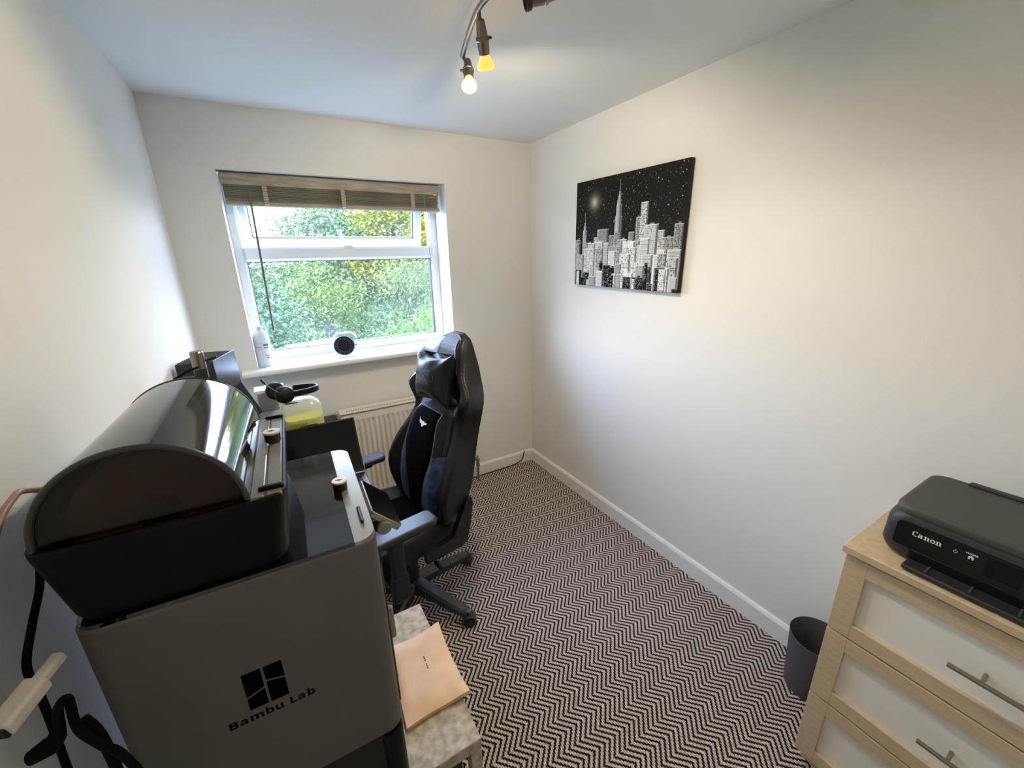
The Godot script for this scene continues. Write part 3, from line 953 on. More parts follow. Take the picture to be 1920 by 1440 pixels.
func build_filament_unit() -> void:
	var at := Vector3(-1.880, 1.2206, 1.8395)
	var root := thing("filament_unit", "black filament feeder with a smoked half-round lid on the 3D printer", "filament feeder", at, PTURN)
	var g := geo()   # hollow tapering tray
	var rings := []
	var put := func(w: float, d: float, r: float, y: float) -> Array: return Geo.put(Geo.rr(w, d, r, 7), Vector3(0, y, 0), Vector3.RIGHT, Vector3.FORWARD)
	for q in [[0.246, 0.346, 0.03, 0.002], [0.252, 0.352, 0.033, 0.008], [0.256, 0.355, 0.034, 0.012], [0.281, 0.371, 0.03, 0.105], [0.283, 0.372, 0.03, 0.112], [0.283, 0.372, 0.03, 0.119], [0.280, 0.369, 0.029, 0.122], [0.268, 0.357, 0.024, 0.122], [0.266, 0.355, 0.023, 0.119], [0.246, 0.345, 0.02, 0.014]]:
		rings.append(put.call(q[0], q[1], q[2], q[3]))
	g.loft(rings, true, true)
	part("tray", g, M.unit_grey, root)
	g = geo()   # front deck
	g.box(Vector3(0.103, 0.1195, 0), Vector3(0.019, 0.006, 0.352), 0.0015)
	g.box(Vector3(0.1255, 0.1195, 0), Vector3(0.021, 0.006, 0.352), 0.0015)
	g.box(Vector3(0.1145, 0.117, 0), Vector3(0.042, 0.003, 0.35))
	part("front_deck", g, M.deck_grey, root)
	for z in [-0.168, 0.158]:
		g = geo()
		g.box(Vector3(0.122, 0.1255, z), Vector3(0.034, 0.007, 0.009), 0.002)
		part("deck_tab", g, M.unit_grey, root)
	# smoked lid: half-round shell with end windows
	var cx := -0.0185
	var a := 0.1125
	var b := 0.111
	var zz := 0.176
	g = geo()
	var n := 40
	for s in [[a, b, 1.0], [a - 0.003, b - 0.003, -1.0]]:
		g.group(1 if s[2] > 0 else 2)
		for i in n:
			var p := func(k: int, z: float) -> Vector3: return Vector3(cx + s[0] * cos(PI * k / n), 0.1225 + s[1] * sin(PI * k / n), z)
			if s[2] > 0: g.quad(p.call(i, zz), p.call(i, -zz), p.call(i + 1, -zz), p.call(i + 1, zz))
			else: g.quad(p.call(i, zz), p.call(i + 1, zz), p.call(i + 1, -zz), p.call(i, -zz))
	var lid := part("lid_shell", g, M.smoked_lid, root)
	for s in [-1.0, 1.0]:
		g = geo()
		var half := PackedVector2Array()
		for i in n + 1: half.append(Vector2(cx + (a - 0.006) * cos(PI * i / n), 0.1225 + (b - 0.006) * sin(PI * i / n)))
		g.prism(half, Vector3(0, 0, s * (zz - 0.005) - 0.0015), Vector3.RIGHT, Vector3.UP, 0.003)
		part("lid_end_window", g, M.smoked_end, lid)
		g = geo()
		var arc := []
		for i in n + 1: arc.append(Vector3(cx + (a - 0.0025) * cos(PI * i / n), 0.1225 + (b - 0.0025) * sin(PI * i / n), s * (zz - 0.002)))
		g.tube(arc, 0.0042, 8)
		part("lid_rim", g, M.rim_grey, lid)
	for s in [-1.0, 1.0]:
		g = geo()
		g.box(Vector3(cx + s * (a - 0.003), 0.1245, 0), Vector3(0.008, 0.005, zz * 2.0), 0.0015)
		part("lid_sill", g, M.unit_grey, lid)
	# spools of filament inside
	var labels := ["brown filament spool inside the smoked lid, next to its end window", "second filament spool inside the smoked lid, behind the brown one", "third filament spool inside the smoked lid", "filament spool inside the smoked lid, at the window end"]
	for i in 4:
		var z := 0.128 - i * 0.084
		var t := thing("filament_spool", labels[i], "spool", at + Basis(Vector3.UP, PTURN) * Vector3(-0.008, 0.128, z), PTURN, "filament spools in the feeder")
		for s in [-1.0, 1.0]:
			g = geo()
			g.lathe([[0.026, 0], [0.0895, 0], [0.0905, 0.001], [0.0905, 0.003], [0.0895, 0.004], [0.026, 0.004], [0.026, 0]], Vector3(0, 0, s * 0.032 - 0.002), Vector3.BACK, 40, true, false)
			part("flange", g, M.spool_brown, t)
		g = geo()
		g.lathe([[0.026, -0.029], [0.026, 0.029]], Vector3.ZERO, Vector3.BACK, 24, true, false)
		g.lathe([[0.082, -0.0295], [0.083, -0.02], [0.083, 0.02], [0.082, 0.0295]], Vector3.ZERO, Vector3.BACK, 32, true, false)
		part("wound_filament", g, M.filament_dark, t)

# ---------------------------------------------------------------- desk with laptop, monitor, headset, jug
func build_desk_things() -> void:
	var root := thing("desk", "dark desk against the left wall carrying the laptop and monitor", "desk", Vector3.ZERO)
	var g := geo()
	g.box(Vector3(-1.785, 0.7475, 0.62), Vector3(0.59, 0.025, 1.10), 0.003)
	part("desk_top", g, M.desk_top, root)
	for z in [0.11, 1.13]:
		g = geo()
		g.box(Vector3(-1.90, 0.3825, z), Vector3(0.07, 0.705, 0.04), 0.003)
		part("leg", g, M.black_plastic, root)
		g = geo()
		g.box(Vector3(-1.89, 0.0148, z), Vector3(0.33, 0.0296, 0.06), 0.004)
		part("foot", g, M.black_plastic, root)
	# laptop
	root = thing("laptop", "open black laptop standing on the desk in front of the radiator", "laptop", Vector3(-1.665, 0.76, 0.93))
	g = geo()
	g.rbox(Vector3(0, 0.008, 0.125), Vector3(0.36, 0.016, 0.245), 0.01, 0.003)
	var lb := part("base", g, M.black_plastic, root)
	for r in 4:
		for c in 12:
			g = geo()
			g.box(Vector3(-0.148 + c * 0.0269, 0.0168, 0.045 + r * 0.022), Vector3(0.022, 0.0022, 0.018), 0.0006)
			part("key", g, M.headset_black, lb)
	var lean := Transform3D(Basis(Vector3.RIGHT, deg_to_rad(-25.0)), Vector3(0, 0.016, 0.004))
	g = geo()
	g.xf = lean
	g.box(Vector3(0, 0.125, -0.004), Vector3(0.36, 0.242, 0.007), 0.002)
	g.box(Vector3(-0.001, 0.2475, -0.004), Vector3(0.07, 0.006, 0.007), 0.0015)
	var lid := part("screen_lid", g, M.black_plastic, root)
	g = geo()
	g.xf = lean
	g.box(Vector3(0, 0.127, 0.0001), Vector3(0.346, 0.225, 0.0012))
	part("screen_face", g, M.screen_glass, lid)
	g = geo()
	g.box(Vector3(0.1808, 0.03, -0.004), Vector3(0.0012, 0.034, 0.013))
	part("side_sticker", g, M.label_white, root)
	# tall computer case with a perforated top, turned a little towards the room
	var far := Vector3(-1.891, 0.76, 0.55)
	var along := Vector3(-0.26, 0, 0.966).normalized()
	var face := Vector3(0.966, 0, 0.26).normalized()
	root = thing("computer_tower", "dark computer tower with a shiny side and perforated top in the corner", "computer", far + along * 0.11 - face * 0.065, 0.0)
	var fr := Transform3D(Basis(-along, Vector3.UP, face), Vector3.ZERO)
	g = geo()
	g.xf = fr
	g.box(Vector3(0, 0.273, 0), Vector3(0.22, 0.546, 0.126), 0.003)
	part("case", g, M.black_plastic, root)
	g = geo()
	g.xf = fr
	g.box(Vector3(0, 0.275, 0.064), Vector3(0.222, 0.55, 0.004), 0.001)
	part("side_panel", g, M.tower_gloss, root)
	var lid_t := Node3D.new()
	lid_t.name = "top_grille"
	root.add_child(lid_t)
	for i in 12:
		g = geo()
		g.xf = fr
		g.box(Vector3(-0.094 + i * 0.017, 0.5475, -0.002), Vector3(0.006, 0.003, 0.112), 0.0008)
		part("grille_bar", g, M.inkjet_top, lid_t)
	root = thing("steel_pole_stand", "steel pole with black joints and arm standing before the computer tower", "stand", Vector3(-1.957, 0.76, 1.0))
	g = geo()
	g.lathe([[0.05, 0], [0.05, 0.01], [0.023, 0.012], [0.023, 0.05]], Vector3.ZERO, Vector3.UP, 24)
	part("pole_base", g, M.black_plastic, root)
	g = geo()
	g.lathe([[0.017, 0.012], [0.017, 0.54], [0.0195, 0.545], [0.0195, 0.575]], Vector3.ZERO, Vector3.UP, 20)
	part("lower_pole", g, M.black_plastic, root)
	g = geo()
	g.lathe([[0.0185, 0.575], [0.0192, 0.577], [0.0192, 0.629], [0.0165, 0.634]], Vector3.ZERO, Vector3.UP, 24)
	part("steel_sleeve", g, M.satin_nickel, root)
	g = geo()
	g.tube([Vector3(0.0, 0.54, 0.0), Vector3(-0.05, 0.54, -0.01), Vector3(-0.075, 0.53, 0.02)], [0.012, 0.012, 0.014], 10)
	part("link_arm", g, M.black_plastic, root)
	g = geo()
	g.lathe([[0.004, 0], [0.005, 0.035]], Vector3(0.018, 0.60, 0.0), Vector3(0.9, 0.25, 0).normalized(), 8)
	part("clamp_knob", g, M.black_plastic, root)
	g = geo()
	g.tube(curve([Vector3(0.0, 0.585, 0.021), Vector3(-0.045, 0.57, 0.03), Vector3(-0.085, 0.52, 0.04), Vector3(-0.09, 0.3, 0.05), Vector3(-0.08, 0.01, 0.05)]), 0.0035, 6)
	part("arm_cable", g, M.black_rubber, root)
	# white carton
	root = thing("white_carton", "white carton with a beige front window behind the headset", "carton", Vector3(-1.803, 0.76, 0.25))
	g = geo()
	g.box(Vector3(0, 0.14, 0), Vector3(0.135, 0.28, 0.10), 0.0015)
	part("carton_body", g, M.box_card, root)
	g = geo()
	g.box(Vector3(-0.012, 0.215, 0.0503), Vector3(0.086, 0.10, 0.0012))
	part("carton_window", g, M.box_inset, root)
	# clear jug with yellow liquid
	root = thing("plastic_jug", "clear plastic jug half full of yellow liquid behind the laptop", "jug", Vector3(-1.672, 0.76, 0.40))
	g = geo()
	var rr := []
	for q in [[0.0, 0.176, 0.12], [0.004, 0.184, 0.128], [0.01, 0.186, 0.13], [0.18, 0.186, 0.13], [0.205, 0.178, 0.122], [0.225, 0.155, 0.10], [0.236, 0.11, 0.07], [0.239, 0.05, 0.04]]:
		rr.append(Geo.put(Geo.rr(q[1], q[2], 0.045 if q[1] > 0.12 else 0.02, 6), Vector3(0, q[0], 0), Vector3.RIGHT, Vector3.FORWARD))
	g.loft(rr)
	part("jug_body", g, M.jug_plastic, root)
	g = geo()
	rr = []
	for q in [[0.004, 0.176], [0.14, 0.178]]:
		rr.append(Geo.put(Geo.rr(q[1], q[1] - 0.056, 0.042, 6), Vector3(0, q[0], 0), Vector3.RIGHT, Vector3.FORWARD))
	g.loft(rr)
	part("liquid", g, M.yellow_liquid, root)
	g = geo()
	g.box(Vector3(-0.03, 0.08, 0.0655), Vector3(0.08, 0.09, 0.001))
	part("jug_label", g, M.yellow_label, root)
	# headset lying on the jug
	root = thing("gaming_headset", "black headset with a boom microphone resting on the plastic jug", "headset", Vector3(-1.725, 1.001, 0.41))
	for s in [-1.0, 1.0]:
		var o := Vector3(-0.03 + 0.02 * s, 0.045, s * 0.052)
		var ax: Vector3 = Vector3(0.18, 0.1, 1.0).normalized() * s
		g = geo()
		g.lathe([[0.034, -0.006], [0.041, -0.002], [0.043, 0.006], [0.040, 0.014], [0.030, 0.019], [0.012, 0.0215]], o, ax, 28, false)
		var cup := part("ear_cup", g, M.headset_black, root)
		g = geo()
		g.lathe([[0.022, -0.028], [0.036, -0.029], [0.043, -0.024], [0.044, -0.014], [0.040, -0.006]], o, ax, 28, false)
		part("ear_cushion", g, M.headset_cushion, cup)
		g = geo()
		g.box(o + Vector3(0.047, 0.0, 0.0) + ax * 0.004, Vector3(0.026, 0.018, 0.004), 0.001)
		part("slider", g, M.brushed_steel, root)
	g = geo()
	var bandr := []
	for i in 17:
		var t := PI * i / 16.0
		var c := Vector3(0.03 + 0.112 * sin(t), 0.044, 0.056 * cos(t))
		var nrm := Vector3(sin(t) / 0.112, 0, cos(t) / 0.056).normalized()
		bandr.append(Geo.put(Geo.rr(0.009, 0.03, 0.004, 3), c, nrm, Vector3.UP))
	g.loft(bandr)
	part("headband", g, M.headset_black, root)
	g = geo()
	var boom := curve([Vector3(-0.005, 0.05, 0.07), Vector3(-0.03, 0.065, 0.08), Vector3(-0.065, 0.095, 0.07), Vector3(-0.085, 0.12, 0.055)], 4)
	g.tube(boom, 0.0022, 8)
	var bm := part("boom", g, M.headset_black, root)
	g = geo()
	g.tube([Vector3(-0.080, 0.113, 0.059), Vector3(-0.085, 0.12, 0.055), Vector3(-0.092, 0.131, 0.050), Vector3(-0.096, 0.137, 0.048)], [0.003, 0.0058, 0.0064, 0.004], 10)
	part("microphone", g, M.headset_black, bm)
	g = geo()
	g.box(Vector3(0.01, 0.003, 0.075), Vector3(0.055, 0.005, 0.008), 0.001)
	part("cable_clip", g, M.headset_black, root)
	# phone on a stand
	root = thing("phone_stand", "black phone tilted on a desk stand beside the white carton", "phone", Vector3(-1.868, 0.76, 0.74))
	g = geo()
	g.lathe([[0.04, 0], [0.042, 0.002], [0.042, 0.008], [0.006, 0.012], [0.006, 0.30]], Vector3.ZERO, Vector3.UP, 20)
	part("stand", g, M.black_plastic, root)
	g = geo()
	g.xf = Transform3D(Basis(Vector3.BACK, deg_to_rad(20)) * Basis(Vector3.UP, deg_to_rad(65)), Vector3(0.0, 0.365, 0.0))
	g.rbox(Vector3.ZERO, Vector3(0.07, 0.15, 0.009), 0.004, 0.002)
	part("phone_body", g, M.black_rubber, root)

# ---------------------------------------------------------------- gaming chair (local -x is forward)
const BACK_W := [[0.0, 0.18], [0.07, 0.235], [0.16, 0.272], [0.26, 0.282], [0.38, 0.264], [0.50, 0.226], [0.58, 0.208], [0.635, 0.232], [0.69, 0.262], [0.735, 0.252], [0.785, 0.185], [0.82, 0.155], [0.88, 0.132], [0.95, 0.108], [0.985, 0.082], [1.0, 0.045]]
const BACK_B := [[0.0, 0.03], [0.12, 0.065], [0.24, 0.085], [0.38, 0.06], [0.52, 0.02], [0.60, 0.022], [0.69, 0.055], [0.77, 0.03], [0.86, 0.012], [1.0, 0.0]]
const BACK_R := [[0.0, 0.17], [0.1, 0.222], [0.22, 0.258], [0.34, 0.268], [0.5, 0.252], [0.64, 0.240], [0.72, 0.225], [0.80, 0.182], [0.88, 0.142], [0.95, 0.113], [0.985, 0.085], [1.0, 0.045]]
const BACK_P := [[0.0, 0.03], [0.1, 0.05], [0.25, 0.062], [0.45, 0.062], [0.55, 0.058], [0.59, 0.045], [0.615, 0.008], [0.65, 0.0], [1.0, 0.0]]   # how proud the centre pad stands

func back_c(h: float) -> Vector3:   # centre line of the backrest
	return Vector3(0.150 + 0.20 * h + 0.015 * h * h - 0.022 * sin(PI * clampf(h * 1.5, 0, 1)), 0.47 + 0.86 * h, 0)

func back_front(h: float, u: float, off := 0.0) -> Vector3:   # point on the front skin, u from -1 to 1
	var w := table1(BACK_W, h)
	var f := 0.042 * (1.0 - 0.5 * smoothstep(0.93, 1.0, h)) + table1(BACK_P, h) * (1.0 - smoothstep(0.52, 0.70, absf(u))) + table1(BACK_B, h) * smoothstep(0.60, 0.88, absf(u)) - 0.018 * smoothstep(0.88, 1.0, absf(u))
	return back_c(h) + Vector3(-f - off, 0, u * w)

func back_rear(h: float, u: float, off: float) -> Vector3:   # point on the rear skin
	var thick := 0.064 * (1.0 - 0.75 * smoothstep(0.82, 1.0, h)) * (0.75 + 0.25 * smoothstep(0.0, 0.2, h)) + off
	return back_c(h) + Vector3(thick * (1.0 - 0.5 * pow(absf(u), 3.5)), 0, u * (table1(BACK_R, h) + off))

func build_chair() -> void:
	var root := thing("gaming_chair", "black leatherette gaming chair with navy side panels and a neck pillow", "chair", Vector3(-1.338, 0, 0.94), deg_to_rad(10.0))
	# five-star base
	for k in 5:
		var a := deg_to_rad(-13.0 + 10.0 + 72.0 * k)
		var dir := Vector3(cos(a), 0, sin(a))
		var side := Vector3.UP.cross(dir)
		var rings := []
		for q in [[0.03, 0.036, 0.132, 0.072], [0.09, 0.033, 0.126, 0.074], [0.24, 0.028, 0.100, 0.060], [0.325, 0.025, 0.085, 0.053], [0.342, 0.019, 0.080, 0.057]]:
			var ring := []
			for p in [[-1.0, 0.0], [1.0, 0.0], [1.0, 0.75], [0.62, 1.0], [-0.62, 1.0], [-1.0, 0.75]]:
				ring.append(dir * q[0] + side * (p[0] * q[1]) + Vector3.UP * lerpf(q[3], q[2], p[1]))
			rings.append(ring)
		var g := geo()
		for i in rings.size() - 1:
			g.group(-1)
			for j in 6:
				g.quad(rings[i][j], rings[i][(j + 1) % 6], rings[i + 1][(j + 1) % 6], rings[i + 1][j])
		g.fan(rings[4])
		part("base_arm", g, M.base_plastic, root)
		var co := dir * 0.345
		var cast := Node3D.new()
		cast.name = "caster"
		root.add_child(cast, true)
		var roll := Vector3(cos(a + 0.9), 0, sin(a + 0.9))
		g = geo()
		g.lathe([[0.011, 0.05], [0.011, 0.082]], co, Vector3.UP, 10)
		var hood := []
		for i in 9:
			var t := PI * i / 8.0
			var fwd := Vector3.UP.cross(roll)
			hood.append(Geo.put(Geo.rr(0.006, 0.05, 0.002, 2), co + Vector3(0, 0.030, 0) + fwd * cos(t) * 0.031 + Vector3.UP * sin(t) * 0.031, (fwd * cos(t) + Vector3.UP * sin(t)), roll * -1.0))
		g.loft(hood)
		part("caster_hood", g, M.base_plastic, cast)
		for s in [-1.0, 1.0]:
			g = geo()
			g.lathe([[0.022, -0.009], [0.0265, -0.007], [0.028, -0.003], [0.028, 0.004], [0.0255, 0.008], [0.012, 0.009], [0.008, 0.0115]], co + Vector3(0, 0.0285, 0) + roll * s * 0.0155, roll * s, 20)
			part("wheel", g, M.caster_black, cast)
	var g := geo()
	g.lathe([[0.045, 0.068], [0.05, 0.075], [0.05, 0.118], [0.042, 0.132], [0.032, 0.134]], Vector3.ZERO, Vector3.UP, 24)
	part("base_hub", g, M.base_plastic, root)
	g = geo()
	g.lathe([[0.036, 0.132], [0.038, 0.14], [0.041, 0.33], [0.041, 0.335]], Vector3.ZERO, Vector3.UP, 20)
	part("gas_lift_cover", g, M.black_plastic, root)
	g = geo()
	g.box(Vector3(0.0, 0.37, 0), Vector3(0.26, 0.055, 0.20), 0.008)
	g.box(Vector3(-0.02, 0.395, 0), Vector3(0.36, 0.016, 0.36), 0.004)
	part("tilt_mechanism", g, M.black_plastic, root)
	g = geo()
	g.tube([Vector3(0.02, 0.37, 0.1), Vector3(0.02, 0.366, 0.25)], 0.006, 8)
	g.tube([Vector3(0.02, 0.366, 0.24), Vector3(0.02, 0.366, 0.30)], 0.011, 8)
	part("tilt_lever", g, M.black_plastic, root)
	# seat: rounded slab with raised side bolsters
	g = geo()
	var rings := []
	for i in 21:
		var t := i / 20.0
		var x := lerpf(0.165, -0.30, t)
		var e := 1.0 - pow(absf(2.0 * t - 1.0), 8.0)
		var w := lerpf(0.215, 0.255, smoothstep(0.1, 0.6, t)) * (0.9 + 0.1 * e)
		var ring := []
		for j in 28:
			var a := TAU * j / 28.0
			var cz := signf(cos(a)) * pow(absf(cos(a)), 0.45)
			var cy := signf(sin(a)) * pow(absf(sin(a)), 0.55)
			var bol := 0.04 * smoothstep(0.55, 0.85, absf(cz)) if cy > 0 else 0.0
			var front_drop := -0.03 * smoothstep(0.8, 1.0, t)
			ring.append(Vector3(x, 0.462 + cy * 0.055 * (0.55 + 0.45 * e) + bol * e + (front_drop if cy > 0 else 0.0), -cz * w))
		rings.append(ring)
	g.loft(rings)
	part("seat", g, M.leather, root)
	g = geo()
	rings = []
	for i in 13:
		var t := i / 12.0
		var x := lerpf(0.13, -0.285, t)
		var ring := []
		for j in 9: ring.append(Vector3(x, 0.5195 - 0.022 * smoothstep(0.85, 1.0, t), lerpf(0.145, -0.145, j / 8.0)))
		for j in 9: ring.append(Vector3(x, 0.509 - 0.022 * smoothstep(0.85, 1.0, t), lerpf(-0.145, 0.145, j / 8.0)))
		rings.append(ring)
	g.loft(rings)
	part("seat_insert", g, M.suede, root)
	# backrest shell: front skin with bolsters, rounded back
	g = geo()
	rings = []
	var fr := 30
	var hs := []
	for i in 49: hs.append(i / 48.0)
	hs.append(0.993)
	hs.sort()
	for h in hs:
		var ring := []
		var w := table1(BACK_W, h)
		for j in fr + 1: ring.append(back_front(h, 1.0 - 2.0 * j / fr))
		var c := back_c(h)
		for j in 15: ring.append(back_rear(h, -1.0 + 2.0 * j / 14.0, 0.0))
		rings.append(ring)
	g.loft(rings)
	part("backrest_shell", g, M.leather, root)
	# outer back and side cover, a slightly larger skin in duller leatherette
	g = geo()
	rings = []
	for h in hs:
		if h < 0.04: continue
		var w := table1(BACK_W, h)
		var c := back_c(h)
		var ring := []
		ring.append(back_front(h, -1.0) + Vector3(0.004, 0, -0.004))
		for j in 17:
			var u := -1.0 + 2.0 * j / 16.0
			ring.append(back_rear(h, u, 0.003))
		ring.append(back_front(h, 1.0) + Vector3(0.004, 0, 0.004))
		rings.append(ring)
	g.group(1)
	g.loft(rings, false, false, false, false)
	part("back_cover", g, M.leather_back, root)
	# suede centre panel with piping
	g = geo()
	rings = []
	var pw := [[0.06, 0.24], [0.16, 0.25], [0.26, 0.31], [0.35, 0.42], [0.42, 0.49], [0.50, 0.51], [0.575, 0.50], [0.60, 0.44]]
	for i in 28:
		var h := lerpf(0.06, 0.60, i / 27.0)
		var uw := table1(pw, h)
		var ring := []
		for j in 11: ring.append(back_front(h, lerpf(uw, -uw, j / 10.0), 0.012 * (1.0 - pow(absf(j / 5.0 - 1.0), 6.0)) + 0.001))
		for j in 11: ring.append(back_front(h, lerpf(-uw, uw, j / 10.0), -0.006))
		rings.append(ring)
	g.loft(rings)
	var pan := part("centre_panel", g, M.suede, root)
	for s in [-1.0, 1.0]:
		g = geo()
		var path := []
		for i in 28:
			var h := lerpf(0.06, 0.60, i / 27.0)
			path.append(back_front(h, s * (table1(pw, h) + 0.015), 0.004))
		g.tube(path, 0.0022, 6)
		part("piping", g, M.piping, pan)
	g = geo()
	var tp := []
	for j in 11: tp.append(back_front(0.602, lerpf(-0.46, 0.46, j / 10.0), 0.006))
	g.tube(tp, 0.0022, 6)
	part("piping", g, M.piping, pan)
	# navy velour patches beside the centre panel, lower half
	for s in [-1.0, 1.0]:
		g = geo()
		rings = []
		for i in 19:
			var h := lerpf(0.05, 0.40, i / 18.0)
			var u0 := table1(pw, h) + 0.03
			var u1 := maxf(u0 + 0.008, 0.66)
			var ring := []
			for j in 7: ring.append(back_front(h, s * lerpf(u0, u1, j / 6.0), 0.005))
			for j in 7: ring.append(back_front(h, s * lerpf(u1, u0, j / 6.0), -0.004))
			if s > 0: ring.reverse()
			rings.append(ring)
		g.loft(rings)
		part("velour_patch", g, M.navy_velour, root)
		g = geo()   # piping along the bolster edge
		var path := []
		for i in 40:
			var h := lerpf(0.03, 0.965, i / 39.0)
			path.append(back_front(h, s * 0.985, 0.002))
		g.tube(path, 0.0026, 6)
		part("edge_piping", g, M.leather, root)
	# padded cross roll between the panel and the pillow
	g = geo()
	var rl := []
	for j in 13:
		var u := lerpf(-0.62, 0.62, j / 12.0)
		rl.append(back_front(0.655, u, -0.006))
	g.tube(rl, [0.006, 0.02, 0.026, 0.028, 0.029, 0.03, 0.03, 0.03, 0.029, 0.028, 0.026, 0.02, 0.006], 10)
	part("cross_roll", g, M.leather, root)
	# head panel with stitched lettering band
	g = geo()
	rings = []
	for i in 13:
		var h := lerpf(0.80, 0.975, i / 12.0)
		var ring := []
		var k := 0.006 * (1.0 - pow(absf(i / 6.0 - 1.0), 6.0))
		for j in 9: ring.append(back_front(h, lerpf(0.78, -0.78, j / 8.0), k))
		for j in 9: ring.append(back_front(h, lerpf(-0.78, 0.78, j / 8.0), -0.004))
		rings.append(ring)
	g.loft(rings)
	part("head_panel", g, M.leather, root)
	g = geo()
	for j in 9:
		var u := lerpf(-0.45, 0.45, j / 8.0)
		var p := back_front(0.875, u, 0.0066)
		g.box(p, Vector3(0.0015, 0.010 if j % 3 else 0.013, 0.006), 0.0004)
	part("embossed_letters", g, M.leather_back, root)
	# neck pillow: pinched corners, soft folds
	g = geo()
	rings = []
	var pc := back_front(0.79, 0.0, 0.052) + Vector3(0, -0.005, 0)
	var tilt := Basis(Vector3.BACK, deg_to_rad(-12.0))
	for i in 25:
		var v := -1.0 + 2.0 * i / 24.0
		var ring := []
		for j in 32:
			var a := TAU * j / 32.0
			var cx := cos(a)
			var cy := sin(a)
			var zz := signf(cx) * pow(absf(cx), 0.7)
			var tt := signf(cy) * pow(absf(cy), 0.9)
			var env := pow(maxf(1.0 - v * v * v * v, 0.0), 0.5)
			var flare := 1.0 + 0.14 * v * v
			var sag := 0.028 * zz * zz * v
			var fold := 0.010 * sin(zz * 7.0 + v * 3.0) * smoothstep(0.2, 1.0, v)
			var y := v * 0.088 * (1.0 + 0.25 * zz * zz * absf(v)) + sag * 0.6
			ring.append(pc + tilt * Vector3(-tt * (0.058 * env + 0.006) * (1.0 - 0.35 * pow(absf(zz), 4.0)) - fold, y, -zz * 0.128 * flare))
		rings.append(ring)
	g.loft(rings)
	var pil := part("neck_pillow", g, M.leather, root)
	g = geo()
	for j in 11:
		var z := lerpf(-0.075, 0.075, j / 10.0)
		g.box(pc + tilt * Vector3(-0.0635 + z * z * 1.5, -0.012, z), Vector3(0.002, 0.0035, 0.010), 0.0006)
		if j % 2 == 0: g.box(pc + tilt * Vector3(-0.0645 + z * z * 1.5, 0.004, z), Vector3(0.002, 0.014, 0.007), 0.0006)
	part("pillow_stitching", g, M.stitch, pil)
	# winged emblem on the centre panel
	g = geo()
	var ec := back_front(0.545, 0.02, 0.0125)
	var ux := (back_front(0.545, 0.1, 0.0125) - ec).normalized()
	var uy := (back_front(0.575, 0.02, 0.0125) - ec).normalized()
	g.prism(PackedVector2Array([Vector2(-0.024, 0.016), Vector2(-0.019, 0.004), Vector2(-0.012, -0.006), Vector2(-0.002, -0.008), Vector2(0.002, -0.016), Vector2(0.008, -0.017), Vector2(0.012, -0.008), Vector2(0.022, -0.004), Vector2(0.026, 0.003), Vector2(0.012, 0.002), Vector2(0.006, 0.006), Vector2(-0.004, 0.004), Vector2(-0.016, 0.007)]), ec, ux * 1.5, uy * 1.2, 0.0012 if ux.cross(uy).x < 0 else -0.0012)
	part("emblem", g, M.emblem_white, root)
	# recliner covers, arm rests
	for s in [-1.0, 1.0]:
		g = geo()
		g.prism(PackedVector2Array([Vector2(-0.03, 0.395), Vector2(0.15, 0.395), Vector2(0.18, 0.415), Vector2(0.205, 0.50), Vector2(0.222, 0.60), Vector2(0.214, 0.63), Vector2(0.192, 0.632), Vector2(0.17, 0.58), Vector2(0.11, 0.465), Vector2(-0.03, 0.44)]), Vector3(0, 0, 0.232 if s > 0 else -0.262), Vector3.RIGHT, Vector3.UP, 0.03)
		part("recliner_cover", g, M.black_plastic, root)
		var arm := Node3D.new()
		arm.name = "arm_rest"
		root.add_child(arm, true)
		var z: float = s * 0.325
		arm.position = Vector3(-0.02 if s > 0 else 0.05, 0, 0)
		g = geo()
		g.box(Vector3(-0.15, 0.385, s * 0.25), Vector3(0.07, 0.014, 0.19), 0.004)
		g.rbox(Vector3(-0.165, 0.42, z), Vector3(0.075, 0.12, 0.04), 0.016, 0.01)
		g.rbox(Vector3(-0.165, 0.51, z), Vector3(0.062, 0.27, 0.034), 0.014, 0.006)
		part("arm_post", g, M.black_plastic, arm)
		g = geo()
		g.rbox(Vector3(-0.145, 0.648, z), Vector3(0.17, 0.016, 0.062), 0.02, 0.004)
		part("pad_plate", g, M.black_plastic, arm)
		g = geo()
		g.rbox(Vector3(-0.13, 0.670, z), Vector3(0.275, 0.03, 0.092), 0.028, 0.009, 7)
		part("arm_pad", g, M.arm_pad, arm)

# ---------------------------------------------------------------- chest of drawers and inkjet printer
const CT := 0.89   # top of the chest

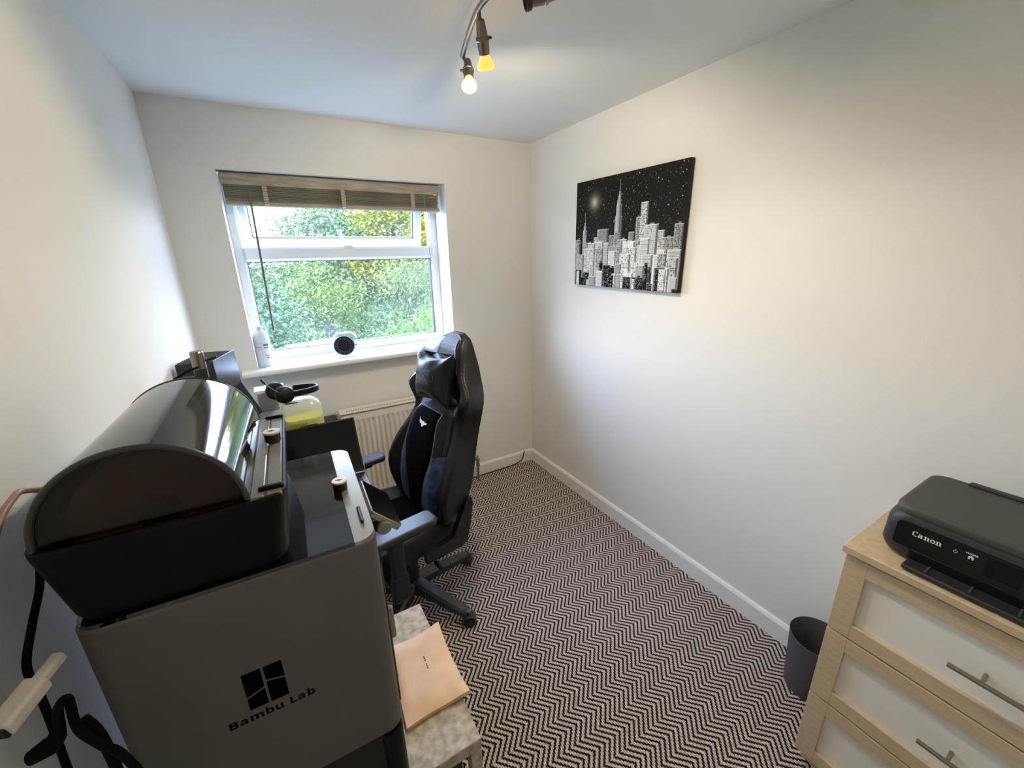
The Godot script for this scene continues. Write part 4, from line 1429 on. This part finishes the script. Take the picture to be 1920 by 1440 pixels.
func build_chest() -> void:
	var z0 := 2.305
	var z1 := 3.10
	var xf := -0.452
	var root := thing("chest_of_drawers", "light oak chest of drawers with frosted white drawer panels", "chest of drawers", Vector3.ZERO)
	var g := geo()
	g.box(Vector3((xf - 0.022) / 2, CT - 0.011, (z0 + z1) / 2), Vector3(-xf - 0.008, 0.022, z1 - z0 + 0.012), 0.002)
	g = geo()
	g.box(Vector3((xf - 0.014 - 0.022) / 2, CT - 0.011, (z0 + z1) / 2), Vector3(-xf + 0.014 - 0.022, 0.022, z1 - z0 + 0.012), 0.002)
	part("chest_top", g, M.oak_laminate, root)
	g = geo()
	g.box(Vector3((xf + 0.02 - 0.022) / 2, (CT - 0.022) / 2 + 0.03, (z0 + z1) / 2), Vector3(-xf - 0.02 - 0.022, CT - 0.0225 - 0.06, z1 - z0))
	part("carcass", g, M.oak_laminate, root)
	g = geo()
	g.box(Vector3((xf + 0.05 - 0.022) / 2, 0.03, (z0 + z1) / 2), Vector3(-xf - 0.05 - 0.022, 0.06, z1 - z0 - 0.02))
	part("plinth", g, M.oak_laminate, root)
	for i in 3:
		var yt := CT - 0.032 - i * 0.262
		var yb := yt - 0.257
		var dr := Node3D.new()
		dr.name = "drawer"
		root.add_child(dr, true)
		var zz0 := z0 + 0.002
		var zz1 := z1 - 0.002
		var fw := 0.052
		g = geo()   # shaker frame: two stiles and two rails
		var x := xf + 0.009
		g.box(Vector3(x, (yt + yb) / 2, zz0 + fw / 2), Vector3(0.018, yt - yb, fw), 0.0012)
		g.box(Vector3(x, (yt + yb) / 2, zz1 - fw / 2), Vector3(0.018, yt - yb, fw), 0.0012)
		g.box(Vector3(x, yt - 0.0235, (zz0 + zz1) / 2), Vector3(0.018, 0.047, zz1 - zz0 - 2 * fw), 0.0012)
		g.box(Vector3(x, yb + 0.0235, (zz0 + zz1) / 2), Vector3(0.018, 0.047, zz1 - zz0 - 2 * fw), 0.0012)
		part("drawer_frame", g, M.oak_laminate, dr)
		g = geo()
		g.box(Vector3(xf + 0.015, (yt + yb) / 2, (zz0 + zz1) / 2), Vector3(0.006, yt - yb - 0.09, zz1 - zz0 - 2 * fw + 0.004))
		part("drawer_panel", g, M.frosted_panel, dr)
		g = geo()
		var hy := (yt + yb) / 2 - 0.005
		g.tube([Vector3(xf - 0.027, hy, 2.545), Vector3(xf - 0.027, hy, 2.86)], 0.006, 12)
		for hz in [2.60, 2.805]:
			g.tube([Vector3(xf - 0.027, hy, hz), Vector3(xf + 0.013, hy, hz)], 0.0045, 8)
		part("bar_handle", g, M.brushed_steel, dr)

func build_inkjet() -> void:
	var z0 := 2.345
	var z1 := 2.78
	var root := thing("inkjet_printer", "black inkjet printer standing on the chest of drawers", "printer", Vector3(-0.255, CT, (z0 + z1) / 2))
	var w := z1 - z0
	var g := geo()
	var rings := []
	for q in [[0.004, 0.28, 0.40, 0.05], [0.012, 0.295, 0.42, 0.05], [0.03, 0.305, 0.432, 0.045], [0.10, 0.298, 0.428, 0.04], [0.115, 0.290, 0.420, 0.04], [0.122, 0.280, 0.410, 0.04]]:
		rings.append(Geo.put(Geo.rr(q[1], q[2], q[3], 8), Vector3(0, q[0], 0), Vector3.RIGHT, Vector3.FORWARD))
	g.loft(rings)
	part("body", g, M.inkjet_black, root)
	g = geo()
	rings = []
	for q in [[0.1225, 0.280, 0.408, 0.038], [0.130, 0.284, 0.412, 0.04], [0.139, 0.282, 0.410, 0.04], [0.1435, 0.276, 0.404, 0.038], [0.145, 0.266, 0.394, 0.034]]:
		rings.append(Geo.put(Geo.rr(q[1], q[2], q[3], 8), Vector3(0.002, q[0], 0), Vector3.RIGHT, Vector3.FORWARD))
	g.loft(rings)
	part("scanner_lid", g, M.inkjet_top, root)
	g = geo()
	g.box(Vector3(0.128, 0.147, 0.02), Vector3(0.022, 0.010, 0.30), 0.003)
	part("paper_feed_cover", g, M.inkjet_black, root)
	# glossy front panel, following the slightly leaning front
	var fx := -0.1525
	var lean := Transform3D(Basis(Vector3.BACK, deg_to_rad(-4.0)), Vector3(fx, 0.075, 0))
	g = geo()
	g.xf = lean
	var rr := []
	for x in [0.010, 0.0, -0.0015]:
		rr.append(Geo.put(Geo.rr(w - 0.062 - (0.002 if x < 0 else 0.0), 0.066 - (0.002 if x < 0 else 0.0), 0.008, 4), Vector3(x, 0, 0.0), Vector3.BACK, Vector3.UP))
	g.loft(rr)
	var fp := part("front_panel", g, M.inkjet_gloss, root)
	var tf := func(y: float, z: float) -> Transform3D: return lean * Transform3D(Basis(Vector3.BACK, Vector3.UP, Vector3.LEFT), Vector3(-0.0017, y, z))
	words("Canon", ["Droid Serif"], true, 0.0172, M.ink_white, fp, "brand_lettering", tf.call(0.0105, 2.436 - (z0 + z1) / 2), 1.0)
	words("HOME", ["Droid Sans"], true, 0.0052, M.ink_white, fp, "button_lettering", tf.call(0.018, 2.513 - (z0 + z1) / 2), 1.3)
	g = geo()
	g.xf = tf.call(0.009, 2.487 - (z0 + z1) / 2)
	g.tube(arc_pts(0.0032, 2.2, 7.1), 0.0005, 4)
	g.box(Vector3(0, 0.0032, 0), Vector3(0.0009, 0.004, 0.0006))
	part("power_symbol", g, M.ink_white, fp)
	g = geo()
	g.xf = tf.call(0.009, 2.513 - (z0 + z1) / 2)
	g.prism(PackedVector2Array([Vector2(-0.0055, 0.0005), Vector2(0, 0.006), Vector2(0.0055, 0.0005), Vector2(0.0044, 0.0005), Vector2(0.0044, -0.0045), Vector2(0.0015, -0.0045), Vector2(0.0015, -0.0005), Vector2(-0.0015, -0.0005), Vector2(-0.0015, -0.0045), Vector2(-0.0044, -0.0045), Vector2(-0.0044, 0.0005)]), Vector3.ZERO, Vector3.RIGHT, Vector3.UP, 0.0005)
	part("home_symbol", g, M.ink_white, fp)
	g = geo()
	g.xf = lean
	g.box(Vector3(-0.0016, 0.004, 2.565 - (z0 + z1) / 2), Vector3(0.001, 0.046, 0.056), 0.0004)
	part("display", g, M.screen_glass, fp)
	g = geo()
	g.box(Vector3(-0.151, 0.0265, 0.0), Vector3(0.012, 0.032, w - 0.13), 0.002)
	part("output_slot", g, M.inkjet_gloss, root)
	g = geo()
	g.box(Vector3(-0.168, 0.010, 0.0), Vector3(0.062, 0.012, w - 0.14), 0.003)
	var tray := part("output_tray", g, M.inkjet_black, root)
	for z in [-0.105, -0.03, 0.045, 0.12]:
		g = geo()
		g.box(Vector3(-0.166, 0.0172, z), Vector3(0.05, 0.002, 0.004), 0.0005)
		part("tray_rib", g, M.inkjet_top, tray)

func arc_pts(r: float, a0: float, a1: float) -> Array:
	var out := []
	for i in 17:
		var a := lerpf(a0, a1, i / 16.0)
		out.append(Vector3(cos(a) * r, sin(a) * r, 0))
	return out

# ---------------------------------------------------------------- canvas, bin, pouch, bottle, fan, leads
func skyline_print() -> ImageTexture:   # night sky over a generic high-rise skyline, black and white print
	var w := 820
	var h := 616
	var im := Image.create(w, h, false, Image.FORMAT_RGB8)
	im.fill(Color(0.115, 0.11, 0.105))
	var rng := RandomNumberGenerator.new()
	rng.seed = 77
	for y in range(int(h * 0.05), int(h * 0.40)):   # misty moon
		for x in range(int(w * 0.08), int(w * 0.36)):
			var d := Vector2(x - w * 0.205, y - h * 0.205).length()
			var k := exp(-pow(d / 40.0, 1.6)) * 0.85
			if k > 0.01: im.set_pixel(x, y, im.get_pixel(x, y).lerp(Color(0.92, 0.84, 0.80), k))
	for i in 620:   # stars
		var x := rng.randi_range(2, w - 8)
		var y := int(pow(rng.randf(), 1.15) * h * 0.62) + 2
		var b := rng.randf_range(0.35, 1.0)
		var s := 2 if rng.randf() < 0.62 else (3 if rng.randf() < 0.8 else 5)
		im.fill_rect(Rect2i(x, y, s, s), Color(b, b, b * 0.97))
	# rows of towers from far to near: [x centre, width, top] as fractions
	var far := [[0.03, 0.06, 0.55], [0.11, 0.045, 0.46], [0.17, 0.08, 0.58], [0.24, 0.05, 0.53], [0.31, 0.12, 0.46], [0.41, 0.07, 0.52], [0.46, 0.07, 0.36], [0.52, 0.06, 0.56], [0.59, 0.05, 0.50], [0.645, 0.04, 0.38], [0.69, 0.06, 0.265], [0.76, 0.11, 0.45], [0.84, 0.05, 0.50], [0.90, 0.09, 0.56], [0.97, 0.07, 0.46]]
	for t in far: tower(im, rng, int(t[0] * w), int(t[1] * w), int(t[2] * h), rng.randf_range(0.55, 0.85), 2)
	# stepped spire and mast
	for st in [[0.46, 0.050, 0.26], [0.46, 0.040, 0.22], [0.46, 0.028, 0.185], [0.46, 0.016, 0.15], [0.46, 0.008, 0.115], [0.46, 0.004, 0.045], [0.11, 0.028, 0.42], [0.11, 0.016, 0.39], [0.11, 0.005, 0.29]]:
		tower(im, rng, int(st[0] * w), maxi(int(st[1] * w), 2), int(st[2] * h), 0.72, 2, int(h * 0.5))
	for i in 44: tower(im, rng, rng.randi_range(0, w), rng.randi_range(38, 92), int(h * rng.randf_range(0.56, 0.78)), rng.randf_range(0.62, 1.0), rng.randi_range(1, 3))
	for i in 46: tower(im, rng, rng.randi_range(0, w), rng.randi_range(22, 70), int(h * rng.randf_range(0.76, 0.97)), 0.07 if rng.randf() < 0.38 else rng.randf_range(0.7, 1.0), rng.randi_range(1, 3))
	return ImageTexture.create_from_image(im)

func tower(im: Image, rng: RandomNumberGenerator, cx: int, wd: int, top: int, v: float, win: int, bottom := -1) -> void:
	var b := im.get_height() if bottom < 0 else bottom
	if b <= top: return
	var base := Color(v * 0.97, v * 0.985, v)
	im.fill_rect(Rect2i(cx - wd / 2, top, wd, b - top), base)
	im.fill_rect(Rect2i(cx - wd / 2, top, maxi(wd / 8, 1), b - top), base.lightened(0.35))
	im.fill_rect(Rect2i(cx + wd / 2 - maxi(wd / 6, 1), top, maxi(wd / 6, 1), b - top), base.darkened(0.45))
	if wd < 12: return
	im.fill_rect(Rect2i(cx - wd / 2, top, wd, 3), base.lightened(0.5))
	var y := top + 7
	var wx := win * 2 + 1
	var mode := rng.randi() % 3
	while y < b - 2:
		if mode == 0:   # ribbon windows
			im.fill_rect(Rect2i(cx - wd / 2 + 3, y, wd - 6, 2), base.darkened(rng.randf_range(0.25, 0.6)) if v > 0.35 else base.lightened(rng.randf_range(0.2, 0.8)))
			y += 6
			continue
		var x := cx - wd / 2 + 3
		while x < cx + wd / 2 - wx:
			if rng.randf() < 0.55: im.fill_rect(Rect2i(x, y, wx - (2 if mode == 1 else 0), wx), base.darkened(rng.randf_range(0.3, 0.95)) if v > 0.35 else base.lightened(rng.randf_range(0.3, 0.95)))
			x += wx + 3
		y += wx + 4
	if rng.randf() < 0.35: im.fill_rect(Rect2i(cx - wd / 6, top - 8, maxi(wd / 3, 2), 8), base.darkened(0.2))

func build_small_things() -> void:
	# canvas on the right wall
	var z0 := 0.558
	var z1 := 1.338
	var y0 := 1.485
	var y1 := 2.068
	var root := thing("skyline_canvas", "black and white canvas print of a city skyline at night", "picture", Vector3(-0.002, (y0 + y1) / 2, (z0 + z1) / 2))
	root.rotation.x = deg_to_rad(0.6)
	var g := geo()
	g.box(Vector3(-0.014, 0, 0), Vector3(0.026, y1 - y0, z1 - z0), 0.0015)
	part("stretcher_edge", g, mat("canvas_edge", Color(0.035, 0.032, 0.03), 0.7), root)
	var st := SurfaceTool.new()
	st.begin(Mesh.PRIMITIVE_TRIANGLES)
	var hy := (y1 - y0) / 2 - 0.001
	var hz := (z1 - z0) / 2 - 0.001
	var v := [Vector3(-0.0276, hy, -hz), Vector3(-0.0276, hy, hz), Vector3(-0.0276, -hy, hz), Vector3(-0.0276, -hy, -hz)]
	var uv := [Vector2(0, 0), Vector2(1, 0), Vector2(1, 1), Vector2(0, 1)]
	for i in [0, 1, 2, 0, 2, 3]:
		st.set_normal(Vector3.LEFT)
		st.set_uv(uv[i])
		st.add_vertex(v[i])
	var cm := mat("canvas_print", Color.WHITE, 0.7, 0.0, 0.25)
	cm.albedo_texture = skyline_print()
	part_mesh("printed_canvas", st.commit(), cm, root)
	# waste bin
	root = thing("waste_bin", "dark grey textured waste bin beside the chest of drawers", "bin", Vector3(-0.122, 0, 2.205))
	g = geo()
	var prof := [[0.078, 0.0], [0.080, 0.003]]
	for i in 30:
		var t := i / 29.0
		prof.append([lerpf(0.080, 0.094, t) + (0.0006 if i & 1 else 0.0), 0.006 + t * 0.236])
	prof.append_array([[0.0955, 0.244], [0.096, 0.248], [0.095, 0.251], [0.093, 0.249], [0.078, 0.006]])
	g.lathe(prof, Vector3.ZERO, Vector3.UP, 48, false)
	part("bin_body", g, M.bin_grey, root)
	# tan leather pouch lying over the table edge
	root = thing("leather_pouch", "tan leather laptop pouch lying on the stone-effect table", "pouch", Vector3(-1.528, 0.6, 1.823), deg_to_rad(-1.0))
	g = geo()
	var n := 18
	var hx := 0.081
	var hzp := 0.118
	var top := []
	var bot := []
	for i in n + 1:
		var rt := []
		var rb := []
		for j in n + 1:
			var a := -1.0 + 2.0 * i / n
			var b := -1.0 + 2.0 * j / n
			var pinch := 1.0 - 0.05 * (1.0 - a * a) * absf(b) - 0.05 * (1.0 - b * b) * absf(a)
			var edge := (1.0 - pow(absf(a), 6.0)) * (1.0 - pow(absf(b), 6.0))
			var curl := 0.010 * smoothstep(0.2, 1.0, a) * b * b
			var p := Vector3(a * hx * pinch, 0, b * hzp * pinch)
			rt.append(p + Vector3(0, 0.013 + 0.008 * edge + 0.0022 * sin(a * 5.0 + b * 3.0) * edge + curl, 0))
			rb.append(p + Vector3(0, 0.002 + curl * 0.9, 0))
		top.append(rt)
		bot.append(rb)
	g.group(1)
	for i in n:
		for j in n:
			g.quad(top[i][j], top[i][j + 1], top[i + 1][j + 1], top[i + 1][j])
	g.group(2)
	for i in n:
		for j in n:
			g.quad(bot[i][j], bot[i + 1][j], bot[i + 1][j + 1], bot[i][j + 1])
	g.group(-1)
	for i in n:
		g.quad(bot[i][0], top[i][0], top[i + 1][0], bot[i + 1][0])
		g.quad(bot[i + 1][n], top[i + 1][n], top[i][n], bot[i][n])
		g.quad(bot[0][i + 1], top[0][i + 1], top[0][i], bot[0][i])
		g.quad(bot[n][i], top[n][i], top[n][i + 1], bot[n][i + 1])
	part("pouch_body", g, M.tan_leather, root)
	g = geo()
	for i in 7:
		if i == 3: continue
		g.box(Vector3(0.008, 0.0225, -0.03 + i * 0.006), Vector3(0.0035, 0.0006, 0.003))
	part("stamped_lettering", g, mat("stamp_brown", Color(0.34, 0.24, 0.17), 0.7), root)
	# bottle on the window board
	root = thing("plastic_bottle", "white plastic bottle with a printed label on the window board", "bottle", Vector3(-1.802, 1.092, -0.045))
	g = geo()
	g.lathe([[0.036, 0], [0.040, 0.003], [0.041, 0.01], [0.041, 0.165], [0.039, 0.178], [0.030, 0.196], [0.018, 0.206], [0.0145, 0.209], [0.0145, 0.214]], Vector3.ZERO, Vector3.UP, 32, false)
	part("bottle_body", g, M.bottle_plastic, root)
	g = geo()
	g.lathe([[0.0165, 0.211], [0.0165, 0.229], [0.0155, 0.2305]], Vector3.ZERO, Vector3.UP, 24)
	part("bottle_cap", g, M.label_white, root)
	g = geo()
	g.lathe([[0.0414, 0.045], [0.0414, 0.145]], Vector3.ZERO, Vector3.UP, 32, true, false)
	var lab := part("label", g, M.label_white, root)
	g = geo()
	for q in [[-0.5, 0.118, 0.030, 0.003], [-0.45, 0.104, 0.034, 0.0012], [0.45, 0.128, 0.024, 0.012], [0.45, 0.112, 0.024, 0.006], [0.5, 0.068, 0.022, 0.004], [0.5, 0.056, 0.012, 0.007]]:
		var dir := Vector3(sin(q[0]), 0, cos(q[0]))
		g.xf = Transform3D(Basis(Vector3.UP, q[0]), dir * 0.0412 + Vector3(0, q[1], 0))
		g.box(Vector3.ZERO, Vector3(q[2], q[3], 0.0016))
	part("label_print", g, M.ink_grey, lab)
	# small clear fan on the window board
	root = thing("desk_fan", "small clear-cased fan with a black round front on the window board", "fan", Vector3(-1.362, 1.092, -0.005), deg_to_rad(-10))
	g = geo()
	var rf := []
	for q in [[-0.035, 0.128], [-0.03, 0.138], [-0.02, 0.142], [0.024, 0.142], [0.032, 0.136]]:
		rf.append(Geo.put(Geo.rr(q[1], q[1] * 1.05, 0.045, 8), Vector3(0, 0.080, q[0]), Vector3.RIGHT, Vector3.UP))
	g.loft(rf)
	part("clear_case", g, M.clear_plastic, root)
	g = geo()
	g.box(Vector3(0, 0.004, 0), Vector3(0.11, 0.008, 0.06), 0.003)
	part("foot", g, M.clear_plastic, root)
	g = geo()
	g.lathe([[0.057, -0.02], [0.060, 0.0], [0.058, 0.006], [0.054, 0.007], [0.053, 0.001], [0.038, 0.001]], Vector3(-0.008, 0.078, 0.034), Vector3.BACK, 36)
	part("fan_ring", g, M.fan_black, root)
	for i in 30:
		var a := TAU * i / 30.0
		g = geo()
		g.xf = Transform3D(Basis(Vector3.BACK, a), Vector3(-0.008, 0.078, 0.0375))
		g.box(Vector3(0.045, 0, 0), Vector3(0.013, 0.0018, 0.006))
		part("fin", g, M.ink_grey, root)
	g = geo()
	g.lathe([[0.038, 0.0], [0.038, 0.006], [0.034, 0.0095], [0.015, 0.011]], Vector3(-0.008, 0.078, 0.0345), Vector3.BACK, 32)
	part("fan_hub", g, M.fan_black, root)
	g = geo()
	g.lathe([[0.004, 0], [0.004, 0.004]], Vector3(0.060, 0.078, 0.032), Vector3.BACK, 10)
	part("switch", g, M.gasket, root)
	# lead clipped along the back skirting
	g = geo()
	g.tube(curve([Vector3(-0.09, 0.104, 0.0235), Vector3(-0.098, 0.092, 0.024), Vector3(-0.104, 0.055, 0.0225), Vector3(-0.125, 0.026, 0.023), Vector3(-0.175, 0.010, 0.025), Vector3(-0.30, 0.0045, 0.026), Vector3(-0.46, 0.0045, 0.027), Vector3(-0.62, 0.0045, 0.03), Vector3(-0.9, 0.0045, 0.03)]), 0.0035, 8)
	single("black_lead", g, M.cable_brown, "thin dark lead running along the skirting below the radiator", "cable")
	# feed tube looping out behind the filament unit
	g = geo()
	g.tube(curve([Vector3(-2.032, 1.31, 1.80), Vector3(-2.052, 1.345, 1.83), Vector3(-2.06, 1.371, 1.874), Vector3(-2.06, 1.374, 1.902), Vector3(-2.062, 1.359, 1.946), Vector3(-2.066, 1.30, 2.01), Vector3(-2.068, 1.20, 2.06)]), 0.0045, 8)
	single("feed_tube", g, M.clear_tube, "pinkish plastic feed tube looping behind the filament unit", "tube")
	g = geo()
	g.tube(curve([Vector3(-2.055, 1.31, 1.90), Vector3(-2.05, 1.264, 1.943), Vector3(-2.05, 1.234, 1.99), Vector3(-2.05, 1.205, 2.028), Vector3(-2.05, 1.17, 2.03), Vector3(-2.048, 1.129, 2.037), Vector3(-2.05, 1.0, 2.05), Vector3(-2.06, 0.62, 2.07), Vector3(-2.06, 0.004, 2.075)]), 0.0045, 8)
	single("power_lead", g, M.black_rubber, "black lead hanging down the wall behind the 3D printer", "cable")
	# white in-line adapter
	root = thing("white_adapter", "white plastic adapter plug hanging by the wall near the 3D printer", "adapter", Vector3(-2.018, 1.208, 2.035))
	var dd := Vector3(-0.03, -0.016, 0.064).normalized()
	var sd := dd.cross(Vector3.UP).normalized()
	var up := sd.cross(dd)
	g = geo()
	g.xf = Transform3D(Basis(sd, dd, sd.cross(dd)), Vector3.ZERO)
	g.rbox(Vector3(0, 0.014, 0), Vector3(0.015, 0.03, 0.013), 0.004, 0.002)
	g.rbox(Vector3(0, 0.053, 0), Vector3(0.026, 0.05, 0.020), 0.005, 0.003)
	part("adapter_body", g, M.white_plastic, root)
	g = geo()
	g.xf = Transform3D(Basis(sd, dd, sd.cross(dd)), Vector3.ZERO)
	g.box(Vector3(0, 0.0795, 0), Vector3(0.022, 0.004, 0.015), 0.001)
	part("adapter_socket", g, M.gasket, root)
	g = geo()
	g.tube(curve([dd * 0.075, dd * 0.085 + Vector3(-0.01, 0.012, -0.01), Vector3(-0.04, 0.0, 0.06), Vector3(-0.045, -0.05, 0.07), Vector3(-0.045, -0.4, 0.06)]), 0.0028, 6)
	part("adapter_cord", g, M.white_plastic, root)
	# black plug on a looped lead against the printer side
	root = thing("black_plug", "black plug on a looped lead against the side of the 3D printer", "plug", Vector3(-1.992, 0, 2.09))
	g = geo()
	g.tube(curve([Vector3(0.06, 0.604, -0.008), Vector3(0.032, 0.90, -0.01), Vector3(0.019, 1.066, 0.006), Vector3(0.006, 1.11, 0.01), Vector3(-0.006, 1.15, 0.01), Vector3(-0.003, 1.195, 0.01), Vector3(-0.012, 1.19, 0.012), Vector3(-0.018, 1.16, 0.012)]), 0.0048, 8)
	g.tube(curve([Vector3(-0.004, 1.15, 0.0), Vector3(0.004, 1.10, 0.0), Vector3(0.0, 0.95, 0.0), Vector3(-0.01, 0.604, 0.0)]), 0.006, 8)
	part("lead", g, M.black_rubber, root)
	g = geo()
	g.tube([Vector3(-0.016, 1.17, 0.012), Vector3(-0.024, 1.150, 0.012), Vector3(-0.030, 1.144, 0.012), Vector3(-0.048, 1.138, 0.012)], [0.005, 0.009, 0.011, 0.008], 10)
	part("plug_body", g, M.black_rubber, root)
